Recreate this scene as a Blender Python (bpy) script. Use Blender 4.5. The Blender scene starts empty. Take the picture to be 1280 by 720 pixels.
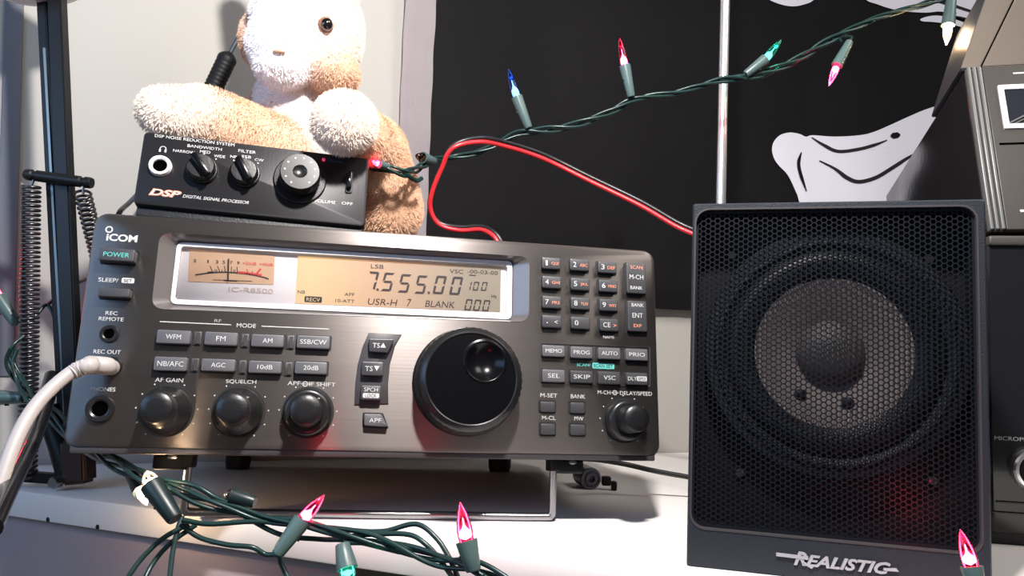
import bpy, bmesh, math, random
from mathutils import Vector, Matrix
from mathutils.geometry import tessellate_polygon
random.seed(7)
PI = math.pi
S = bpy.context.scene
COL = S.collection
R = math.radians

# ------------------------------------------------------------------ camera
CH, PITCH, ROLL, F = .085, .09214, .03948, 947.68
CM = (Matrix.Rotation(PI/2+PITCH, 3, 'X') @ Matrix.Rotation(ROLL, 3, 'Z'))
CP = Vector((0, 0, CH))
cd = bpy.data.cameras.new('camera'); cam = bpy.data.objects.new('camera', cd); COL.objects.link(cam)
cam.location = CP; cam.rotation_euler = CM.to_euler()
cd.sensor_width = 36; cd.lens = F*36/1280; cd.clip_start = .01
S.camera = cam
def ray(px, py):
    return CM @ Vector(((px-640)/F, (360-py)/F, -1))
def at(px, py, Y):
    """the point of the room seen at a photo position, at distance Y into the room"""
    d = ray(px, py); return CP + d*(Y/d.y)
def onz(px, py, z):
    d = ray(px, py); return CP + d*((z-CH)/d.z)
class Frame:
    """a tilted panel: local x right, y into the thing, z up"""
    def __init__(s, loc, yaw, tilt, roll=0):
        s.M = Matrix.Translation(Vector(loc)) @ (Matrix.Rotation(yaw, 4, 'Z') @ Matrix.Rotation(-tilt, 4, 'X') @ Matrix.Rotation(roll, 4, 'Y'))
        s.I = s.M.inverted()
    def p(s, px, py, d=0):
        o = s.I @ CP; v = (s.I.to_3x3()) @ ray(px, py)
        t = (d-o.y)/v.y; q = o+v*t
        return (q.x, q.z)

# ------------------------------------------------------------------ materials
def mat(name, col, rough=.5, metal=0, bump=0, bscale=200, var=0, vscale=30, emit=None, estr=0, coat=0, spec=.5, stretch=None, trans=0, sheen=0):
    m = bpy.data.materials.new(name); m.use_nodes = True
    nt = m.node_tree; b = nt.nodes['Principled BSDF']
    c = (*col, 1) if len(col) == 3 else col
    b.inputs['Base Color'].default_value = c
    b.inputs['Roughness'].default_value = rough; b.inputs['Metallic'].default_value = metal
    b.inputs['Specular IOR Level'].default_value = spec
    b.inputs['Coat Weight'].default_value = coat
    if sheen: b.inputs['Sheen Weight'].default_value = sheen
    if trans: b.inputs['Transmission Weight'].default_value = trans
    if emit: b.inputs['Emission Color'].default_value = (*emit, 1); b.inputs['Emission Strength'].default_value = estr
    tc = nt.nodes.new('ShaderNodeTexCoord'); mp = nt.nodes.new('ShaderNodeMapping')
    nt.links.new(tc.outputs['Object'], mp.inputs[0])
    if stretch: mp.inputs['Scale'].default_value = stretch
    def noise(sc, det=4):
        n = nt.nodes.new('ShaderNodeTexNoise'); n.inputs['Scale'].default_value = sc; n.inputs['Detail'].default_value = det
        nt.links.new(mp.outputs[0], n.inputs['Vector']); return n
    if var:
        n = noise(vscale); mx = nt.nodes.new('ShaderNodeMix'); mx.data_type = 'RGBA'
        mx.inputs[6].default_value = tuple(min(1, x*(1-var)) for x in c[:3])+(1,)
        mx.inputs[7].default_value = tuple(min(1, x*(1+var)) for x in c[:3])+(1,)
        nt.links.new(n.outputs['Fac'], mx.inputs[0]); nt.links.new(mx.outputs[2], b.inputs['Base Color'])
    if bump:
        n = noise(bscale); bp = nt.nodes.new('ShaderNodeBump'); bp.inputs['Strength'].default_value = bump; bp.inputs['Distance'].default_value = .0006
        nt.links.new(n.outputs['Fac'], bp.inputs['Height']); nt.links.new(bp.outputs[0], b.inputs['Normal'])
    return m
def glassy(name, tint, glow=None, gs=0, gloss=.12):
    m = bpy.data.materials.new(name); m.use_nodes = True; nt = m.node_tree; nt.nodes.clear()
    o = nt.nodes.new('ShaderNodeOutputMaterial'); t = nt.nodes.new('ShaderNodeBsdfTransparent'); t.inputs[0].default_value = (*tint, 1)
    g = nt.nodes.new('ShaderNodeBsdfGlossy'); g.inputs['Roughness'].default_value = .08
    f = nt.nodes.new('ShaderNodeFresnel'); f.inputs[0].default_value = 1.45
    mx = nt.nodes.new('ShaderNodeMixShader'); nt.links.new(f.outputs[0], mx.inputs[0])
    nt.links.new(t.outputs[0], mx.inputs[1]); nt.links.new(g.outputs[0], mx.inputs[2]); out = mx
    if glow:
        e = nt.nodes.new('ShaderNodeEmission'); e.inputs[0].default_value = (*glow, 1); e.inputs[1].default_value = gs
        a = nt.nodes.new('ShaderNodeAddShader'); nt.links.new(out.outputs[0], a.inputs[0]); nt.links.new(e.outputs[0], a.inputs[1]); out = a
    nt.links.new(out.outputs[0], o.inputs[0]); return m
def emis(name, col, s):
    return mat(name, (0, 0, 0), emit=col, estr=s, rough=1)

M = dict(
 wall=mat('cream wall paint', (.41, .395, .365), .8, bump=.3, bscale=90, var=.04, vscale=3),
 desk=mat('white laminate', (.78, .75, .73), .38, bump=.15, bscale=60, var=.06, vscale=9),
 desk_side=mat('mauve grey board', (.36, .295, .305), .95, spec=.1, var=.08, vscale=12, bump=.1),
 desk_dark=mat('dark board', (.05, .04, .04), .6, var=.1),
 floor=mat('grey carpet', (.2, .18, .18), .9, bump=1, bscale=400, var=.3, vscale=60),
 flag=mat('black flag cloth', (.012, .0115, .0135), .8, bump=.5, bscale=900, var=.25, vscale=9, spec=.3),
 hem=mat('white canvas hem', (.52, .47, .49), .85, bump=.6, bscale=500, var=.06, vscale=25),
 emblem=mat('white print', (.78, .78, .88), .8, bump=.3, bscale=700),
 chrome=mat('chrome', (.92, .92, .93), .28, .9),
 silver=mat('polished silver letters', (.42, .42, .45), .35, .3),
 steel=mat('bright steel', (.38, .38, .39), .28, 1),
 panel=mat('charcoal brushed panel', (.18, .16, .15), .36, .9, bump=.10, bscale=55, var=.10, vscale=14, stretch=(.15, 1, 14)),
 panel_dark=mat('charcoal moulded plastic', (.055, .051, .054), .42, .2, bump=.08, bscale=500, var=.08),
 bezel=mat('grey moulded bezel', (.19, .17, .165), .32, .5, bump=.05, bscale=600, var=.06),
 frame=mat('silver white trim', (.86, .84, .85), .28, .15),
 winback=mat('pale window mask', (.74, .69, .72), .35, .0, var=.03),
 meter=mat('meter face lit amber', (.42, .28, .19), .5, emit=(1, .55, .32), estr=.22),
 lcd=None,
 ink=mat('dark ink', (.03, .02, .025), .6),
 inkfaint=mat('gold grey ink', (.56, .46, .40), .5),
 inkred=mat('red ink', (.65, .05, .05), .6),
 needle=mat('needle black', (.02, .02, .02), .5),
 print=mat('pale print', (.55, .54, .53), .6),
 printdim=mat('grey print', (.30, .30, .29), .6),
 teal=mat('teal print', (.10, .50, .45), .6),
 orange=mat('orange print', (.75, .26, .15), .6),
 blueprint=mat('dim blue print', (.03, .06, .14), .6),
 key=mat('grey rubber key', (.10, .097, .105), .45, var=.08, bump=.08, bscale=600),
 keydark=mat('dark rubber key', (.045, .045, .05), .42, var=.08, bump=.08, bscale=600),
 well=mat('button well black', (.012, .012, .013), .5),
 knob=mat('black knob rubber', (.008, .008, .009), .36, bump=.15, bscale=700, var=.1),
 knobgloss=mat('glossy black knob', (.003, .003, .004), .22, spec=.22),
 knobring=mat('dark grey knurled ring', (.018, .018, .019), .30, .3),
 hole=mat('socket hole black', (.001, .001, .001), 1, spec=0),
 casing=mat('black painted steel case', (.008, .008, .009), .5, bump=.4, bscale=900, var=.1),
 dsp=mat('black satin box', (.036, .034, .036), .30, .7, bump=.06, bscale=700, var=.1),
 foot=mat('black rubber foot', (.007, .007, .008), .55, bump=.2, spec=.25),
 spk=mat('black speaker cabinet', (.017, .020, .027), .5, spec=.3, bump=.35, bscale=1300, var=.1),
 grille=mat('black perforated metal', (.015, .017, .023), .36, .6, var=.1),
 baffle=mat('black baffle board', (.005, .005, .007), .6, var=.1),
 cone=mat('grey paper cone', (.21, .175, .165), .8, bump=.4, bscale=300, var=.12, vscale=60),
 surround=mat('rubber surround', (.010, .012, .017), .5, spec=.3, var=.1),
 dustcap=mat('dust cap', (.10, .088, .085), .6, var=.15, vscale=80),
 cordg=mat('dark green cord', (.009, .030, .027), .32, var=.15, vscale=90),
 socket=mat('grey green socket plastic', (.07, .115, .112), .38, var=.1, vscale=90),
 socketb=mat('dark green socket plastic', (.008, .018, .019), .38, var=.1, vscale=90),
 red=mat('red wire', (.68, .025, .035), .35, var=.05), black=mat('black wire', (.012, .012, .014), .35, var=.1),
 white=mat('white cable', (.40, .365, .355), .45, var=.04, bump=.1),
 arm=mat('black lamp arm', (.007, .007, .008), .42, .0, spec=.3, var=.1), armgrey=mat('grey arm channel', (.20, .22, .22), .35, .6, var=.1),
 spring=mat('dark spring steel', (.10, .095, .10), .3, .85),
 bracket=mat('brown black bracket', (.05, .033, .028), .35, .4, var=.2, vscale=60),
 shade=mat('white enamel shade', (.78, .74, .76), .4, var=.03),
 device=mat('gunmetal fascia', (.055, .049, .044), .42, .1, bump=.1, bscale=300, var=.12, vscale=30),
 devside=mat('black side panel', (.012, .011, .012), .16, .0, var=.1, bump=.1),
 hood=mat('brushed brown steel', (.36, .30, .25), .30, .6, bump=.12, bscale=60, var=.06, stretch=(1, .1, 1)),
 gloss=mat('black gloss plastic', (.008, .008, .010), .15, coat=.3, var=.1),
 rib=mat('pale rib', (.16, .16, .155), .35, .2), glassdark=mat('dark cassette window', (.02, .022, .03), .08, coat=.5),
 fur=None,
 eye=mat('glossy bead eye', (.006, .004, .004), .06, coat=1), eyerim=mat('brown eye rim', (.25, .10, .05), .7), nose=mat('tan nose thread', (.55, .32, .22), .8),
)
def lcd_mat():
    # amber backlight lamp sits at the left end of the panel: emission falls with distance from it
    m = mat('lcd backlit amber', (.22, .20, .165), .4)
    nt = m.node_tree; b = nt.nodes['Principled BSDF']
    tc = nt.nodes.new('ShaderNodeTexCoord'); sx = nt.nodes.new('ShaderNodeSeparateXYZ'); nt.links.new(tc.outputs['Object'], sx.inputs[0])
    mr = nt.nodes.new('ShaderNodeMapRange'); mr.inputs[1].default_value = .103; mr.inputs[2].default_value = .185
    nt.links.new(sx.outputs[0], mr.inputs[0])
    cr = nt.nodes.new('ShaderNodeValToRGB'); cr.color_ramp.elements[0].color = (1, .62, .25, 1); cr.color_ramp.elements[1].color = (.16, .10, .06, 1)
    e = cr.color_ramp.elements.new(.35); e.color = (.75, .34, .15, 1)
    nt.links.new(mr.outputs[0], cr.inputs[0]); nt.links.new(cr.outputs[0], b.inputs['Emission Color']); b.inputs['Emission Strength'].default_value = .8
    return m
M['lcd'] = lcd_mat()
def brushed(m, fr_axis, an, ro):
    nt = m.node_tree; b = nt.nodes['Principled BSDF']; b.inputs['Anisotropic'].default_value = an; b.inputs['Roughness'].default_value = ro
    vt = nt.nodes.new('ShaderNodeVectorTransform'); vt.vector_type = 'VECTOR'; vt.convert_from = 'OBJECT'; vt.convert_to = 'WORLD'; vt.inputs[0].default_value = fr_axis
    nt.links.new(vt.outputs[0], b.inputs['Tangent'])
brushed(M['panel'], (0, 0, 1), .88, .42)
brushed(M['dsp'], (0, 0, 1), .6, .45)
def fur_mat():
    m = bpy.data.materials.new('plush fur'); m.use_nodes = True; nt = m.node_tree; b = nt.nodes['Principled BSDF']
    a = nt.nodes.new('ShaderNodeAttribute'); a.attribute_name = 'fur_colour'
    nt.links.new(a.outputs['Color'], b.inputs['Base Color']); b.inputs['Roughness'].default_value = .8; b.inputs['Sheen Weight'].default_value = .2
    return m
M['fur'] = fur_mat()

# ------------------------------------------------------------------ object helpers
def link(name, me, m=None, parent=None, angle=35, smooth=True):
    o = bpy.data.objects.new(name, me); COL.objects.link(o)
    if m is not None and not me.materials: me.materials.append(m)
    if smooth and len(me.polygons):
        me.polygons.foreach_set('use_smooth', [True]*len(me.polygons)); me.set_sharp_from_angle(angle=R(angle))
    if parent: o.parent = parent
    return o
def obj(name, bm, m=None, parent=None, angle=35, smooth=True):
    bmesh.ops.recalc_face_normals(bm, faces=bm.faces)
    me = bpy.data.meshes.new(name); bm.to_mesh(me); bm.free()
    return link(name, me, m, parent, angle, smooth)
def thing(name, label, cat, frame=None, loc=(0, 0, 0), group=None):
    o = bpy.data.objects.new(name, None); COL.objects.link(o); o.empty_display_size = .02
    if frame: o.matrix_world = frame.M
    else: o.location = loc
    o['label'] = label; o['category'] = cat
    if group: o['group'] = group
    return o
def tag(o, label, cat, group=None):
    o['label'] = label; o['category'] = cat
    if group: o['group'] = group
    return o
def struct(o): o['kind'] = 'structure'; return o
def rrect(x0, z0, x1, z1, r, n=5):
    pts = []
    for cx, cz, a in ((x1-r, z1-r, 0), (x0+r, z1-r, 90), (x0+r, z0+r, 180), (x1-r, z0+r, 270)):
        for k in range(n+1):
            t = R(a+90*k/n); pts.append((cx+r*math.cos(t), cz+r*math.sin(t)))
    return pts
def rquad(P4, r, n=5):
    """rounded quad from corners TL,TR,BR,BL"""
    out = []
    P4 = [Vector(p) for p in P4]
    for i in (1, 0, 3, 2):
        p = P4[i]; a = P4[(i+1) % 4]; b = P4[(i-1) % 4]
        s = p+(a-p).normalized()*r; e = p+(b-p).normalized()*r
        for k in range(n+1):
            t = k/n; q = (1-t)**2*s+2*t*(1-t)*p+t*t*e; out.append((q.x, q.y))
    return out
def prism(bm, poly, y0, y1, inset=0, insy=0):
    """poly in xz, front at y0 (towards viewer), back at y1; front edge chamfer by inset over insy"""
    n = len(poly); loops = []
    cx = sum(p[0] for p in poly)/n; cz = sum(p[1] for p in poly)/n
    def ins(d):
        out = []
        for i in range(n):
            a = Vector(poly[i-1]); b = Vector(poly[i]); c = Vector(poly[(i+1) % n])
            n1 = (b-a); n2 = (c-b)
            n1 = Vector((n1.y, -n1.x)).normalized() if n1.length > 1e-9 else Vector((0, 0)); n2 = Vector((n2.y, -n2.x)).normalized() if n2.length > 1e-9 else Vector((0, 0))
            v = (n1+n2); v = v.normalized() if v.length > 1e-9 else v
            area = sum(poly[k-1][0]*poly[k][1]-poly[k][0]*poly[k-1][1] for k in range(n))
            out.append(b-v*d*(1 if area > 0 else -1))
        return out
    rings = []
    if inset:
        rings.append((ins(inset), y0)); rings.append((ins(inset*.3), y0+insy*.3)); rings.append((poly, y0+insy))
    else: rings.append((poly, y0))
    rings.append((poly, y1))
    for pts, y in rings: loops.append([bm.verts.new((p[0], y, p[1])) for p in pts])
    bm.faces.new(loops[0]); bm.faces.new(loops[-1][::-1])
    for a, b in zip(loops, loops[1:]):
        for i in range(n): bm.faces.new((a[i-1], a[i], b[i], b[i-1]))
def ringprism(bm, outer, inner, y0o, y0i, y1):
    """frame between two equal-count loops; front from outer (y0o) to inner (y0i); walls back to y1"""
    n = len(outer)
    A = [bm.verts.new((p[0], y0o, p[1])) for p in outer]; B = [bm.verts.new((p[0], y0i, p[1])) for p in inner]
    C_ = [bm.verts.new((p[0], y1, p[1])) for p in inner]; D = [bm.verts.new((p[0], y1, p[1])) for p in outer]
    for i in range(n):
        for U, V in ((A, B), (B, C_), (C_, D), (D, A)): bm.faces.new((U[i-1], U[i], V[i], V[i-1]))
def box(bm, x0, x1, y0, y1, z0, z1, bev=0):
    r = bmesh.ops.create_cube(bm, size=1, matrix=Matrix.Translation(((x0+x1)/2, (y0+y1)/2, (z0+z1)/2)) @ Matrix.Diagonal((x1-x0, y1-y0, z1-z0, 1)))
    if bev:
        es = {e for v in r['verts'] for e in v.link_edges}
        bmesh.ops.bevel(bm, geom=list(es), offset=bev, segments=3, profile=.5, affect='EDGES')
def lathe(bm, prof, mtx=Matrix(), n=40, caps=True):
    """prof list of (r, h); axis local z of mtx"""
    rings = []
    for r, h in prof:
        if r < 1e-7: rings.append([bm.verts.new(mtx @ Vector((0, 0, h)))])
        else: rings.append([bm.verts.new(mtx @ Vector((r*math.cos(2*PI*k/n), r*math.sin(2*PI*k/n), h))) for k in range(n)])
    for a, b in zip(rings, rings[1:]):
        if len(a) == 1 and len(b) == 1: continue
        for k in range(n):
            j = (k+1) % n
            if len(a) == 1: bm.faces.new((a[0], b[k], b[j]))
            elif len(b) == 1: bm.faces.new((a[k], a[j], b[0]))
            else: bm.faces.new((a[k], a[j], b[j], b[k]))
    if caps:
        for r_ in (rings[0], rings[-1]):
            if len(r_) > 1: bm.faces.new(r_)
def front(x, z, y=0):
    """matrix: axis z -> -y (towards viewer)"""
    return Matrix.Translation((x, y, z)) @ Matrix.Rotation(PI/2, 4, 'X')
def cr(pts, n=8):
    pts = [Vector(p) for p in pts]; out = []
    P = [pts[0]*2-pts[1]]+pts+[pts[-1]*2-pts[-2]]
    for i in range(1, len(P)-2):
        p0, p1, p2, p3 = P[i-1:i+3]
        for k in range(n):
            t = k/n
            out.append(.5*((2*p1)+(-p0+p2)*t+(2*p0-5*p1+4*p2-p3)*t*t+(-p0+3*p1-3*p2+p3)*t**3))
    out.append(pts[-1]); return out
def frames(path):
    T = [(path[min(i+1, len(path)-1)]-path[max(i-1, 0)]).normalized() for i in range(len(path))]
    up = Vector((0, 0, 1)) if abs(T[0].z) < .9 else Vector((1, 0, 0))
    N = []; n = (up-T[0]*up.dot(T[0])).normalized()
    for t in T:
        n = (n-t*n.dot(t)); n = n.normalized() if n.length > 1e-6 else Vector((1, 0, 0)); N.append(n)
    return T, N
def tube(bm, path, r, seg=8, caps=True):
    path = [Vector(p) for p in path]; T, N = frames(path); rings = []
    for i, p in enumerate(path):
        b = T[i].cross(N[i]); rr = r[i] if isinstance(r, (list, tuple)) else r
        rings.append([bm.verts.new(p+(N[i]*math.cos(2*PI*k/seg)+b*math.sin(2*PI*k/seg))*rr) for k in range(seg)])
    for a, c in zip(rings, rings[1:]):
        for k in range(seg): bm.faces.new((a[k], a[(k+1) % seg], c[(k+1) % seg], c[k]))
    if caps: bm.faces.new(rings[0]); bm.faces.new(rings[-1])
def twist(bm, pts, r, off, turns_per_m, ns=2, n=10, seg=7, ph0=0):
    path = cr(pts, n); T, N = frames(path); L = [0]
    for a, b in zip(path, path[1:]): L.append(L[-1]+(b-a).length)
    for s in range(ns):
        q = []
        for i, p in enumerate(path):
            ph = ph0+2*PI*s/ns+L[i]*turns_per_m*2*PI; b = T[i].cross(N[i])
            o = off*(1+.35*math.sin(L[i]*41+s))
            q.append(p+(N[i]*math.cos(ph)+b*math.sin(ph))*o)
        tube(bm, q, r, seg)
def text_mesh(s, shear=0, bold=0, depth=0, space=1):
    c = bpy.data.curves.new('txt', 'FONT'); c.body = s; c.shear = shear; c.offset = bold; c.extrude = depth; c.resolution_u = 3; c.space_character = space
    o = bpy.data.objects.new('txt', c); COL.objects.link(o)
    dg = bpy.context.evaluated_depsgraph_get(); dg.update()
    me = bpy.data.meshes.new_from_object(o.evaluated_get(dg)); bpy.data.objects.remove(o); bpy.data.curves.remove(c)
    return me
def text_on(fr, parent, s, px, py, wpx, hpx, m, y, name='printed_label', shear=0, bold=.0, angle=0, raise_=0.00012, curve=None):
    """flat lettering on panel plane y (local), centred at photo position; size given on the panel in photo pixels"""
    me = text_mesh(s, shear, bold, .0 if raise_ == 0 else .05)
    if not len(me.vertices): return
    xs = [v.co.x for v in me.vertices]; ys = [v.co.y for v in me.vertices]; x0, x1, y0, y1 = min(xs), max(xs), min(ys), max(ys)
    cx, cz = fr.p(px, py, y); a = fr.p(px-wpx/2, py, y); b = fr.p(px+wpx/2, py, y); w = math.hypot(b[0]-a[0], b[1]-a[1])
    a = fr.p(px, py-hpx/2, y); b = fr.p(px, py+hpx/2, y); h = math.hypot(b[0]-a[0], b[1]-a[1])
    ca, sa = math.cos(angle), math.sin(angle)
    for v in me.vertices:
        u = ((v.co.x-x0)/(x1-x0)-.5)*w; t = ((v.co.y-y0)/(y1-y0)-.5)*h
        v.co = (cx+u*ca-t*sa, y-raise_*(.5+v.co.z*10), cz+u*sa+t*ca)
    me.materials.clear(); return link(name, me, m, parent, smooth=False)
def px_rect(fr, x0, y0, x1, y1, d):
    """upright local rectangle (centre & size) matching a photo rectangle"""
    cx, cz = fr.p((x0+x1)/2, (y0+y1)/2, d)
    a = fr.p(x0, (y0+y1)/2, d); b = fr.p(x1, (y0+y1)/2, d); c = fr.p((x0+x1)/2, y0, d); e = fr.p((x0+x1)/2, y1, d)
    w = abs(b[0]-a[0]); h = abs(c[1]-e[1]); return cx-w/2, cz-h/2, cx+w/2, cz+h/2

# ------------------------------------------------------------------ setting: wall, desk
WA = math.atan2(.745-.52, .158+.335)          # the wall recedes to the right
WF = Frame((-.335, .52, 0), WA, 0)
bm = bmesh.new(); box(bm, -.6, 1.6, 0, .05, -.75, 1.3); w = struct(obj('wall_back', bm, M['wall'])); w.matrix_world = WF.M
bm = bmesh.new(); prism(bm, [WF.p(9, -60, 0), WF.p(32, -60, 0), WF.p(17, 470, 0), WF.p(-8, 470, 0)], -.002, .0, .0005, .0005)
t_ = obj('shadow_strip_1', bm, mat('slate blue painted shadow', (.125, .135, .165), .7, var=.05)); t_.matrix_world = WF.M; struct(t_)  # thin slate strip painted in for the lamp arm's soft shadow on the wall
bm = bmesh.new(); box(bm, -1.5, 1.6, -1.3, 1.9, -.80, -.75); struct(obj('floor', bm, M['floor']))
# desk: front edge line through the photo's edge points
e0 = onz(100, 623, 0); e1 = onz(460, 671, 0); dirv = (e1-e0); EA = math.atan2(dirv.y, dirv.x)
DF = Frame((e0.x, e0.y, 0), EA, 0)
desk = thing('desk', 'white laminate desk top carrying the receiver and the loudspeaker', 'desk', DF)
wl = WF.M @ Vector((0, 0, 0))
def dloc(p): q = DF.I @ Vector(p); return (q.x, q.y)
bx0 = -.42; bx1 = .62
poly = [(bx0, 0), (bx1, 0)]
a = dloc(WF.M @ Vector((1.25, -.0, 0))); b = dloc(WF.M @ Vector((-.045, 0, 0)))
bm = bmesh.new()
bl = (b[0], b[1]-.003); slope = (a[1]-b[1])/(a[0]-b[0]); br = (bx1, b[1]-.003+slope*(bx1-b[0])); rows = []
for x, back in (bl, br):
    rows.append([bm.verts.new((x, y, z)) for y, z in ((.0012, -.015), (.0003, -.0147), (0, -.0138), (0, -.0016), (.0004, -.0006), (.0014, 0), (back, 0), (back, -.015))])
for i in range(8): bm.faces.new((rows[0][i-1], rows[0][i], rows[1][i], rows[1][i-1]))
bm.faces.new(rows[0]); bm.faces.new(rows[1])
obj('tabletop', bm, M['desk'], desk)
xs = dloc(onz(412, 715, -.016))[0]
bm = bmesh.new(); box(bm, b[0]+.005, xs, .006, .022, -.735, -.0151, .001); obj('drawer_front', bm, M['desk_side'], desk)
bm = bmesh.new(); box(bm, xs+.001, bx1-.01, .20, .215, -.735, -.0151); obj('back_panel', bm, M['desk_dark'], desk)
for px_ in (26, 132):
    q = dloc(onz(px_, 655, -.013)); bm = bmesh.new()
    lathe(bm, [(0, .0), (.0013, 0), (.0013, .0004), (.001, .0006), (0, .0006)], Matrix.Translation((q[0], .0003, -.0136)) @ Matrix.Rotation(PI/2, 4, 'X'), 16, False); obj('screw_cap', bm, M['foot'], desk)

# ------------------------------------------------------------------ flag on the wall
def fdisp(u, v):
    return -.010-.0022*math.sin(u*38+v*7)-.0016*math.sin(u*17-v*23+1)-.0012*math.sin(u*90+v*40*math.sin(u*9))*max(0, min(1, (.35-v)*4))
def wp(px, py): return WF.p(px, py, -.010)
fl = thing('pirate_flag', 'black cloth flag with white bone emblem and white hem hanging on the wall', 'flag', WF)
L0 = wp(540, 0); L1 = wp(528, 290); B0 = wp(528, 372); B1 = wp(855, 388)
u0 = lambda v: L0[0]+(L1[0]-L0[0])*(L0[1]-v)/(L0[1]-L1[1])
vb = lambda u: B1[1]+(u-B1[0])*.02
def cloth(name, ua, ub, vtop, nu, nv, m, off=0):
    bm = bmesh.new(); g = []
    for i in range(nu+1):
        col = []
        for j in range(nv+1):
            v = vtop+(vb(0)-vtop)*j/nv; uu = ua(v)+(ub(v)-ua(v))*i/nu
            v = vtop+(vb(uu)-vtop)*j/nv
            col.append(bm.verts.new((uu, fdisp(uu, v)+off, v)))
        g.append(col)
    fs = [bm.faces.new((g[i][j], g[i+1][j], g[i+1][j+1], g[i][j+1])) for i in range(nu) for j in range(nv)]
    bmesh.ops.solidify(bm, geom=bm.faces[:], thickness=.0009); return obj(name, bm, m, fl, 60)
VT = L0[1]+.42
cloth('flag_cloth', lambda v: u0(v), lambda v: L0[0]+1.02, VT, 120, 80, M['flag'])
H0 = wp(506, 0); H1 = wp(499, 180)
hs = lambda v: H0[0]+(H1[0]-H0[0])*(H0[1]-v)/(H0[1]-H1[1])
hm = cloth('flag_hem', hs, lambda v: u0(v)+.003, VT, 12, 70, M['hem'], -.0015)
for v in hm.data.vertices:
    v.co.y += -.0012*math.sin(v.co.z*130+v.co.x*60)
def zc(pts): return [(860+x/3.0476, y/3.0476) for x, y in pts]
def emblem(pxs, name='emblem', m=M['emblem'], off=-.0012, sm=True):
    pts = [Vector((*wp(x, y), 0)) for x, y in pxs]
    bm = bmesh.new(); vs = [bm.verts.new((p.x, 0, p.y)) for p in pts]
    for t in tessellate_polygon([[Vector((p.x, p.y, 0)) for p in pts]]): bm.faces.new([vs[i] for i in t])
    for k in range(5):
        es = [e for e in bm.edges if e.calc_length() > .018]
        if not es: break
        bmesh.ops.subdivide_edges(bm, edges=es, cuts=1)
        bmesh.ops.triangulate(bm, faces=[f for f in bm.faces if len(f.verts) > 3])
    for v in bm.verts: v.co.y = fdisp(v.co.x, v.co.z)+off
    bmesh.ops.solidify(bm, geom=bm.faces[:], thickness=.0003)
    return obj(name, bm, m, fl, 60)
def smooth_closed(pts, n=5):
    out = []; N = len(pts)
    for i in range(N):
        p0, p1, p2, p3 = [Vector(pts[(i+k) % N]) for k in (-1, 0, 1, 2)]
        for k in range(n):
            t = k/n; q = .5*((2*p1)+(-p0+p2)*t+(2*p0-5*p1+4*p2-p3)*t*t+(-p0+3*p1-3*p2+p3)*t**3); out.append((q.x, q.y))
    return out
def stroke(pts, w, n=6):
    P = cr([(x, y, 0) for x, y in pts], n); L = []; Rr = []
    for i, p in enumerate(P):
        t = (P[min(i+1, len(P)-1)]-P[max(0, i-1)]).normalized(); nn = Vector((-t.y, t.x, 0)); f = max(.15, min(1, 3*min(i, len(P)-1-i)/len(P)+.3))
        L.append(p+nn*w/2*f); Rr.append(p-nn*w/2*f)
    return [(p.x, p.y) for p in L+Rr[::-1]]
emblem(smooth_closed(zc([(1250, 300), (1060, 372), (925, 410), (850, 440), (760, 480), (690, 508), (640, 518), (560, 520), (482, 513), (455, 519), (430, 509), (390, 504), (350, 515), (325, 540), (317, 570), (325, 605), (345, 635), (372, 662), (392, 695), (412, 740), (440, 800), (560, 830), (760, 800), (980, 700), (1250, 640)])))
emblem(smooth_closed(zc([(280, -60), (290, -8), (330, 14), (390, 25), (440, 18), (478, -2), (500, -60)])))
emblem(smooth_closed(zc([(640, -50), (668, 2), (720, 18), (800, 36), (900, 48), (960, 46), (1020, 62), (1080, 78), (1180, 90), (1240, 60), (1240, -60), (900, -80)])))
emblem(smooth_closed(zc([(890, 70), (930, 61), (975, 66), (1040, 84), (1120, 110), (1180, 150), (1100, 122), (1050, 108), (990, 94), (930, 85), (892, 80)])))
for pts, w in (([(476, 522), (520, 552), (570, 577), (640, 571), (700, 555), (747, 537)], 12), ([(503, 612), (560, 645), (600, 680), (640, 695), (700, 680), (770, 640), (845, 596), (930, 560)], 14),
               ([(433, 580), (421, 620), (427, 665), (447, 730)], 13), ([(762, 521), (782, 518), (802, 515)], 22),
               ([(920, 2), (1000, 22), (1110, 48), (1220, 60)], 10), ([(1000, 62), (1070, 74), (1150, 84)], 7)):
    emblem(zc(stroke(pts, w)), 'emblem_line', M['flag'], -.0019)

# ------------------------------------------------------------------ receiver
RF = Frame((-.19993, .34695, .0367), .19449, .13475)
W, H = .287, .112
rx = thing('radio_receiver', 'dark grey communications receiver with lit amber display and keypad, on the desk', 'radio', RF)
OUT_TL, OUT_TR, OUT_BR, OUT_BL = RF.p(200, 290, 0), RF.p(662, 321, 0), RF.p(661, 403, 0), RF.p(189, 386, 0)
# body
bm = bmesh.new(); prism(bm, rrect(.004, .003, W-.004, H-.003, .005), .020, .205); obj('case', bm, M['casing'], rx)
# front panel with an opening for the display bezel
def ring_to(outer, inner, bm, y):
    pass
outer = rrect(0, 0, W, H, .006, 5)
inner = rquad([OUT_TL, OUT_TR, OUT_BR, OUT_BL], .006, 5)
bm = bmesh.new()
# panel ring: chamfered front edge, sides to y=.020
def inset_rr(d): return rrect(d, d, W-d, H-d, .006-d*.5, 5)
loops = [[bm.verts.new((p[0], .020, p[1])) for p in outer], [bm.verts.new((p[0], .0026, p[1])) for p in outer], [bm.verts.new((p[0], .0008, p[1])) for p in inset_rr(.0010)], [bm.verts.new((p[0], 0, p[1])) for p in inset_rr(.0028)], [bm.verts.new((p[0], 0, p[1])) for p in inner], [bm.verts.new((p[0], .006, p[1])) for p in inner]]
for a_, b_ in zip(loops, loops[1:]):
    for i in range(len(a_)): bm.faces.new((a_[i-1], a_[i], b_[i], b_[i-1]))
bm.faces.new(loops[0]); obj('front_panel', bm, M['panel'], rx, 25)
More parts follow.
